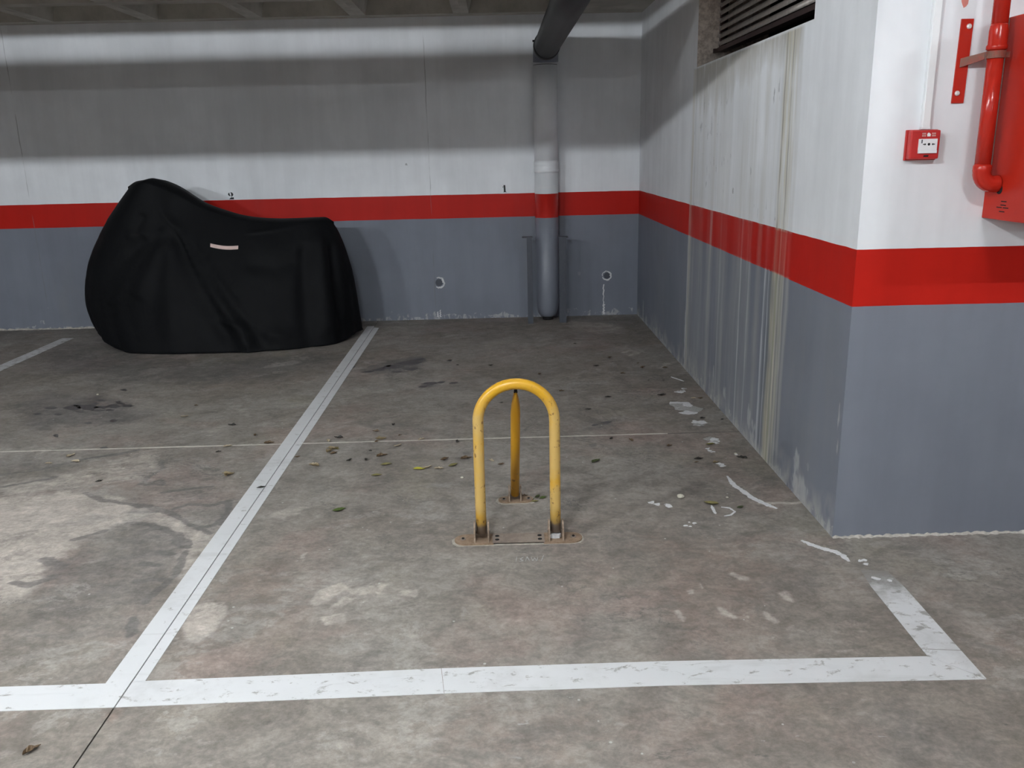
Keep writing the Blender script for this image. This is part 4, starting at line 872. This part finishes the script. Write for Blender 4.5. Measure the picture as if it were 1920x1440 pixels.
# rear strut with pinched pointed head
sb = Vector((.050, 3.372, .035)); st = Vector((.056, 3.045, .588)); b = MB(); d = (st-sb); rings = []
for t_, rx, ry in ((0, .0185, .0185), (.5, .0185, .0185), (.80, .0185, .0185), (.87, .0165, .0205), (.93, .0115, .022), (.97, .0065, .022), (1.0, .003, .018)):
    p = sb+d*t_; dn = d.normalized(); ax = Vector((1, 0, 0)); ay = dn.cross(ax)
    rings.append([b.bm.verts.new(p+ax*rx*math.cos(2*PI*k/20)+ay*ry*math.sin(2*PI*k/20)) for k in range(20)])
for A, B in zip(rings, rings[1:]):
    for k in range(20): b.bm.faces.new((A[k], A[(k+1) % 20], B[(k+1) % 20], B[k])).smooth = True
b.bm.faces.new(rings[0]); b.bm.faces.new(rings[-1])
part(b, 'rear_strut', M_STRUT, bar)
part(MB().tube([(.056, 3.040, .580), (.056, 3.034, .604)], [.0075, .004], 8), 'strut_pin', M_DARK, bar)
def stadium(x0, x1, y0, y1, l, r):
    h_ = (y1-y0)/2; yc = (y0+y1)/2; p = []
    if r: p += [(x1-h_+h_*math.cos(a), yc+h_*math.sin(a)) for a in np.linspace(-PI/2, PI/2, 12)]
    else: p += [(x1, y0), (x1, y1)]
    if l: p += [(x0+h_+h_*math.cos(a), yc+h_*math.sin(a)) for a in np.linspace(PI/2, 3*PI/2, 12)]
    else: p += [(x0, y1), (x0, y0)]
    return p
def bracket(x, y0, y1, h_, w_, yh):
    o = None
    for sx_ in (-1, 1):
        b = MB(); xe = x+sx_*w_; t_ = .003
        prof = [(y0, .006), (y1, .006), (y1-.004, h_*.55), ((y0+y1)/2+.012, h_), ((y0+y1)/2-.006, h_), (y0+.008, h_*.7)]
        A = [b.bm.verts.new((xe-t_, py, pz)) for py, pz in prof]; B = [b.bm.verts.new((xe+t_, py, pz)) for py, pz in prof]
        b.bm.faces.new(A); b.bm.faces.new(B)
        for k in range(len(prof)): b.bm.faces.new((A[k], A[(k+1) % len(prof)], B[(k+1) % len(prof)], B[k]))
        part(b, 'hinge_ear', M_EAR, bar)
    part(MB().tube([(x-w_-.006, yh, .030), (x+w_+.006, yh, .030)], .0055, 10), 'hinge_pin', M_RUSTD, bar)
def bolt(x, y, z, parent):
    part(MB().tube([(x, y, z), (x, y, z+.0025)], .011, 16), 'washer', M_RUSTD, parent)
    part(MB().tube([(x, y, z+.0025), (x, y, z+.006)], .0055, 6), 'bolt_head', M_DARK, parent)
pl = part(MB().prism(stadium(-.193, -.042, 2.958, 3.045, True, False), .0005, .0065), 'base_plate', M_RUST, bar); bolt(-.160, 3.002, .0066, pl)
pr = part(MB().prism(stadium(.150, .300, 2.953, 3.040, False, True), .0005, .0065), 'base_plate', M_RUST, bar); bolt(.266, 2.998, .0066, pr)
pm_ = part(MB().prism(rect(-.046, .154, 2.961, 3.037, -.004), .0068, .0105), 'joining_plate', M_RUSTD, bar)
for x, y in ((-.028, 3.014), (-.028, 2.982), (.136, 3.010), (.136, 2.978)):
    part(MB().tube([(x, y, .0105), (x, y, .0112)], .0085, 14), 'plate_hole', M_DARK, pm_)
bracket(xl_, 2.966, 3.040, .078, .0265, BY); bracket(xr_, 2.962, 3.036, .078, .0265, BY)
bp = part(MB().prism(stadium(-.022, .128, 3.348, 3.412, True, True), .0005, .0065), 'rear_plate', M_RUST, bar); bolt(.002, 3.378, .0066, bp); bolt(.108, 3.378, .0066, bp)
bracket(.050, 3.352, 3.408, .070, .0245, 3.372)
part(MB().prism(jag([(.176, 2.990), (.205, 2.984), (.222, 2.996), (.212, 3.006), (.185, 3.004)], .003, 3), .007, .022), 'white_residue', M_CHALK, bar)
# pale mortar rim around the plates, on the concrete
rim = [(x*1.0+(.009 if x > .05 else -.009)*random.uniform(.4, 1.3), y+(.006 if y > 3.0 else -.008)*random.uniform(.2, 1.2)) for x, y in stadium(-.193, .300, 2.956, 3.043, True, True)]
thin_poly('plate_bedding', jag(rim, .0022, 3), .0007, M_BED, floor)
rim = [(x+(.010 if x > .05 else -.010)*random.uniform(.3, 1.3), y+(.012 if y > 3.38 else -.012)*random.uniform(.3, 1.3)) for x, y in stadium(-.022, .128, 3.348, 3.412, True, True)]
thin_poly('plate_bedding', jag(rim, .0022, 3), .0007, M_BED, floor)

# ------------------------------------------------------------------ fire equipment on the bright wall face
cab = empty('hose_cabinet', (1.98, 2.80, 1.19), 'red metal fire hose cabinet on the bright wall at the right edge', 'cabinet')
CX, CZ0, CZ1, CD = 1.672, 1.191, 1.829, .30
part(MB().box(CX, 2.32, YF-CD, YF-.001, CZ0, CZ1, .004), 'cabinet_body', M_REDM, cab)
dpan = part(MB().box(CX+.002, 2.318, YF-CD-.018, YF-CD-.001, CZ0+.004, CZ1-.004, .004), 'door', M_REDM, cab)
part(MB().box(CX+.05, CX+.065, YF-CD-.04, YF-CD-.018, 1.45, 1.55, .003), 'door_handle', M_ZINC, dpan)
for y, z in ((2.8155, 1.2525), (2.8165, 1.2405), (2.838, 1.2325), (2.801, 1.2325), (2.820, 1.2195)):
    part(MB().box(CX-.0012, CX+.001, y-.0145, y+.0145, z-.0016, z+.0016), 'vent_slot', M_DARK, cab)
part(MB().tube([(CX-.0015, 2.849, 1.291), (CX+.001, 2.849, 1.291)], .0165, 20), 'knockout_hole', M_DARK, cab)
part(MB().box(CX-.003, CX+.0, YF-.026, YF-.002, 1.335, CZ1-.002), 'pipe_shade_strip', M_RUSTD, cab)  # brown strip stands in for the fire pipe's shade on the cabinet side
fp = empty('fire_pipe', (1.61, 2.868, 2.0), 'red water pipe bending into the side of the hose cabinet', 'pipe')
FX, FY, FR = 1.612, 2.862, .0245
EZ = 1.308
pth = [(FX, FY, ZC-.002), (FX, FY, EZ+.045)]
part(MB().tube([(FX, FY, ZC-.002), (FX, FY, 1.80)], FR, 24), 'upper_pipe', M_REDP, fp)
part(MB().tube([(FX, FY, 1.803), (FX, FY, 1.797), (FX, FY, 1.782), (FX, FY, 1.742), (FX, FY, 1.738), (FX, FY, 1.728), (FX, FY, 1.724)], [.0245, .0262, .0280, .0280, .0310, .0310, .026], 24), 'pipe_coupling', M_REDP, fp)
part(MB().tube([(FX, FY, 1.730), (FX, FY, 1.355)], FR, 24), 'lower_pipe', M_REDP, fp)
ebow = [(FX, FY, 1.372), (FX, FY, 1.366), (FX, FY, 1.352)]+[tuple(p) for p in arc((FX+.040, FY, 1.348), .040, PI, 1.5*PI, 8, (1, 0, 0), (0, 0, 1))]+[(FX+.052, FY, 1.308), (CX-.002, FY, 1.308)]
part(MB().tube(ebow, [.0245, .0285, .0285]+[.0275]*9+[.0285, .0285], 24), 'pipe_elbow', M_REDP, fp)
br = empty('pipe_bracket', (1.544, YF, 1.70), 'red bracket plate with two bolts holding the fire pipe', 'bracket')
b = MB(); b.prism([(-.022, -.1300), (.018, -.1300), (.022, .1300), (-.018, .1300)], 0, .005)
b.xf(Matrix(((1, 0, 0, 1.544), (0, 0, -1, YF-.0005), (0, 1, 0, 1.699), (0, 0, 0, 1))))
part(b, 'wall_plate', M_REDP, br)
for x, z in ((1.552, 1.806), (1.537, 1.600)):
    part(MB().tube([(x, YF-.0055, z), (x, YF-.0075, z), (x, YF-.012, z)], [.0085, .0085, .0055], 14), 'bolt', M_ZINC, br)
a0 = Vector((1.536, YF-.006, 1.694)); a1 = Vector((FX-.0235, FY+.020, 1.711)); dv = (a1-a0).normalized(); pv = Vector((0, 0, 1)).cross(dv)
b = MB()
for p, hz_ in ((a0, .014), (a1, .012)): pass
A = [b.bm.verts.new(a0+pv*s_*.003+Vector((0, 0, q*.014))) for s_, q in ((-1, -1), (1, -1), (1, 1), (-1, 1))]
B = [b.bm.verts.new(a1+pv*s_*.003+Vector((0, 0, q*.011))) for s_, q in ((-1, -1), (1, -1), (1, 1), (-1, 1))]
b.bm.faces.new(A); b.bm.faces.new(B)
for k in range(4): b.bm.faces.new((A[k], A[(k+1) % 4], B[(k+1) % 4], B[k]))
part(b, 'bracket_arm', M_CLAMP, br)
b = MB(); rg = [[b.bm.verts.new((FX+q*math.cos(2*PI*k/28), FY+q*math.sin(2*PI*k/28), zz)) for k in range(28)] for q, zz in ((.0288, 1.700), (.0288, 1.722), (.0254, 1.722), (.0254, 1.700))]
for a in range(4):
    for k in range(28): b.bm.faces.new((rg[a][k], rg[a][(k+1) % 28], rg[(a+1) % 4][(k+1) % 28], rg[(a+1) % 4][k]))
part(b, 'clamp_ring', M_CLAMP, br)
part(MB().box(FX+.026, FX+.044, FY-.004, FY+.004, 1.702, 1.720, .001), 'clamp_ear', M_CLAMP, br)
cp = empty('alarm_call_point', (1.433, YF, 1.44), 'small red manual fire alarm call point with white panel', 'alarm')
c0, c1, cz0, cz1, cyf = 1.383, 1.482, 1.392, 1.485, 2.9005
part(MB().box(c0-.004, c1+.004, YF-.010, YF-.0005, cz0-.004, cz1+.002, .003), 'back_box', M_REDBOX, cp)
part(MB().box(c0, c1, cyf, YF-.010, cz0, cz1, .005), 'housing', M_REDBOX, cp)
pn = part(MB().box(c0+.026, c1-.010, cyf-.0035, cyf-.0002, cz0+.028, cz1-.028, .001), 'press_panel', M_WPLAST, cp)
part(MB().prism([(0, 0), (.062, 0), (.062, .009), (0, .009)], 0, .006).xf(Matrix(((1, 0, 0, c0+.0265), (0, 0, -1, cyf-.0002), (0, 1, 0, cz0+.019), (0, 0, 0, 1)))), 'clear_lip', M_WPLAST, cp)
def flat(poly, name, mat, parent, x, z, sc, y):
    b = MB(); b.prism([(px*sc, pz*sc) for px, pz in poly], 0, .0006)
    b.xf(Matrix(((1, 0, 0, x), (0, 0, -1, y), (0, 1, 0, z), (0, 0, 0, 1)))); return part(b, name, mat, parent)
py_ = cyf-.0036; pzm = cz0+.0475
arrow = [(-1, -.25), (.1, -.3), (.1, -.7), (1, 0), (.1, .7), (.1, .3), (-1, .25)]
flat(arrow, 'arrow_mark', M_BLACK, pn, c0+.046, pzm, .0055, py_)
flat([(-x, z) for x, z in arrow][::-1], 'arrow_mark', M_BLACK, pn, c0+.075, pzm, .0055, py_)
flat([(math.cos(a), math.sin(a)) for a in np.linspace(0, 2*PI, 14, endpoint=False)], 'dot_mark', M_BLACK, pn, c0+.0605, pzm, .0043, py_)
flat([(-.3, -1), (.3, -1), (.3, 1), (-.3, 1)], 'key_slot', M_STEELG, pn, c0+.0365, cz1-.036, .006, py_)
flame = [(-.8, -.8), (.8, -.8), (.8, .1), (1.0, .15), (.35, .7), (.1, 1.0), (-.15, .8), (-.45, 1.0), (-1.0, .15), (-.8, .1)]
flat(flame, 'house_symbol', M_WPLAST, cp, c0+.0590, cz1-.0150, .0068, cyf-.0004)
for dx, ws in ((-.0225, .0075), (.0105, .0085)):
    for k in range(3):
        flat([(0, 0), (1, 0), (1, 1.6), (0, 1.6)], 'letter_mark', M_GPLAST, cp, c0+.059+dx+k*.0045-.0, cz1-.0205, .0030, cyf-.0004)
        flat([(0, 0), (1, 0), (1, 1.6), (0, 1.6)], 'letter_mark', M_GPLAST, cp, c0+.059+dx+k*.0045, cz1-.0135, .0030, cyf-.0004)
flat([(-1, -.3), (.8, -.3), (1, .3), (-.8, .3)], 'test_slot', M_DARK, cp, c0+.056, cz0+.010, .009, cyf-.0004)
cd = empty('cable_conduit', (1.44, YF, 2.0), 'white cable trunking running up from the red call point', 'conduit')
b = MB().box(1.4265, 1.4525, YF-.016, YF-.0005, 1.489, ZC-.002, .002)
part(b, 'trunking', M_WPLAST, cd)
part(MB().box(1.4285, 1.4505, YF-.0175, YF-.016, 1.489, ZC-.002), 'trunking_lid', M_WPLAST, cd)
part(MB().box(1.4245, 1.4545, YF-.018, YF-.0004, 1.4875, 1.497, .002), 'end_cap', M_WPLAST, cd)
# red over-spray on the white wall above the bracket
b = MB(); b.prism(jag([(-.018, .10), (-.016, .0), (-.006, -.025), (.006, -.012), (.012, .03), (.012, .10)], .002, 4), 0, .0006)
b.xf(Matrix(((1, 0, 0, 1.536), (0, 0, -1, YF-.0003), (0, 1, 0, 1.885), (0, 0, 0, 1)))).build('red_smudge', M_REDSMUDGE, wall_front)

# ------------------------------------------------------------------ fallen leaves and grit
def leaf_mesh(seed, narrow, curl, crumple):
    r_ = random.Random(seed); nx, nyy = 8, 4; v, f = [], []
    ph_ = r_.uniform(0, 6)
    for i in range(nx+1):
        t_ = i/nx; wd = narrow*math.sin(PI*min(1, t_*1.02)**.85)*(.5)
        for j in range(nyy+1):
            u = j/nyy*2-1
            x = t_-.5; y = u*wd+.05*math.sin(t_*5+ph_)
            z = abs(u)*wd*curl+.25*curl*(t_-.5)**2*2+crumple*r_.uniform(0, 1)*.12
            v.append((x, y, z))
    k = len(v)
    zmin = min(p[2] for p in v); v = [(x, y, z-zmin) for x, y, z in v]
    v += [(x, y, z+.012) for x, y, z in v]
    for i in range(nx):
        for j in range(nyy):
            a = i*(nyy+1)+j; b_ = a+nyy+1
            f.append((a, a+1, b_+1, b_)); f.append((k+a, k+b_, k+b_+1, k+a+1))
    for i in range(nx):
        a = i*(nyy+1); b_ = a+nyy+1; f.append((a, b_, k+b_, k+a))
        a += nyy; b_ += nyy; f.append((b_, a, k+a, k+b_))
    me_ = bpy.data.meshes.new('leaf'); me_.from_pydata(v, [], f); me_.update()
    return me_
LM = {}
for kd in LEAFM:
    LM[kd] = []
    for q in range(4):
        me_ = leaf_mesh(hash(kd) % 7 + q*13 if False else len(kd)*7+q*13, {'green': .55, 'yellow': .55, 'olive': .45}.get(kd, .42), {'dry': 1.1, 'black': .7, 'brown': .9, 'pale': .6, 'green': .3, 'yellow': .25}.get(kd, .5), 1.0 if kd in ('dry', 'brown', 'black', 'pale') else .3)
        me_.materials.append(LEAFM[kd]); LM[kd].append(me_)
SPECIAL = {0: 'green oval leaf on the floor left of the barrier hoop', 1: 'bright yellow leaf on the floor left of the barrier', 2: 'dark green leaf clump right of the barrier before the pale joint', 3: 'olive green leaf beside the white paint curl near the right wall',
  4: 'small dark green leaf right of the white paint curl', 5: 'large blackish leaf close under the stained right wall', 6: 'flat black leaf on the floor before the stained right wall', 7: 'curled brown leaf alone at the bottom left of the floor',
  8: 'upright pale leaf in the left bay just before the joint', 9: 'second pale leaf lying before the upright pale leaf in left bay', 10: 'pale leaf on the left bay joint short of the white line'}
WORD = dict(green='green leaf scrap', yellow='yellow leaf scrap', darkgreen='dark green leaf scrap', olive='olive curled leaf', black='blackish leaf crumb', brown='brown curled leaf crumb', pale='pale dry leaf scrap', dry='dry crumpled leaf')
ORD = 'first second third fourth fifth sixth seventh eighth ninth tenth eleventh twelfth thirteenth fourteenth fifteenth sixteenth'.split()
fam = {}
for i, ((x, y), s_, kd, rot) in enumerate(LEAVES):
    if i in SPECIAL: continue
    if x < -1.2: wh = 'in the left bay'
    elif y > 4.25: wh = 'beyond the joint in the empty bay'
    elif x < -.15: wh = 'between white line and barrier'
    elif y > 3.3 and x < .3: wh = 'by the barrier rear foot'
    else: wh = 'between barrier and right wall'
    fam.setdefault((kd, wh), []).append((x/(y+.4), i))
LAB = {}
for (kd, wh), lst in fam.items():
    for k, (_, i) in enumerate(sorted(lst)):
        one_ = WORD[kd]+' '+wh if len(lst) == 1 else ORD[k]+' from left of the '+WORD[kd].replace('leaf', 'leaf' if not WORD[kd].endswith('leaf') else 'leave')+'s '+wh
        LAB[i] = (one_, WORD[kd]+'s '+wh if len(lst) > 1 else None)
for i, ((x, y), s_, kd, rot) in enumerate(LEAVES):
    o = bpy.data.objects.new('fallen_leaf', LM[kd][i % 4]); COL.objects.link(o)
    o.location = (x, y, .0022); o.rotation_euler = (0, 0, rot); o.scale = (s_*1.15, s_*1.15, s_*1.1)
    if i in SPECIAL: tag(o, SPECIAL[i], 'leaf', 'fallen leaves on the garage floor')
    else: tag(o, LAB[i][0], 'leaf', LAB[i][1] or 'fallen leaves on the garage floor')
PLAB = ['round cream pebble on the floor right of the barrier', 'tiny pale stone chip left of the barrier hoop', 'tiny pale stone chip just right of the barrier hoop', 'tiny pale stone chip beside the cream pebble', 'tiny pale stone chip far in the left bay', 'tiny pale stone chip close to the stained right wall']
pb = None
for i, ((x, y), s_) in enumerate(PEBBLES):
    if pb is None:
        b = MB(); bmesh.ops.create_icosphere(b.bm, subdivisions=2, radius=1)
        for v_ in b.bm.verts: v_.co = Vector((v_.co.x, v_.co.y*.85, v_.co.z*.6+.55))*random.uniform(.93, 1.05)
        o = b.build('pebble', M_PEB); pb = o.data
    else: o = link('pebble', pb, None)
    o.location = (x, y, .0005); o.scale = (s_, s_, s_)
    tag(o, PLAB[i], 'pebble', None if i == 0 else 'tiny stone chips on the floor')
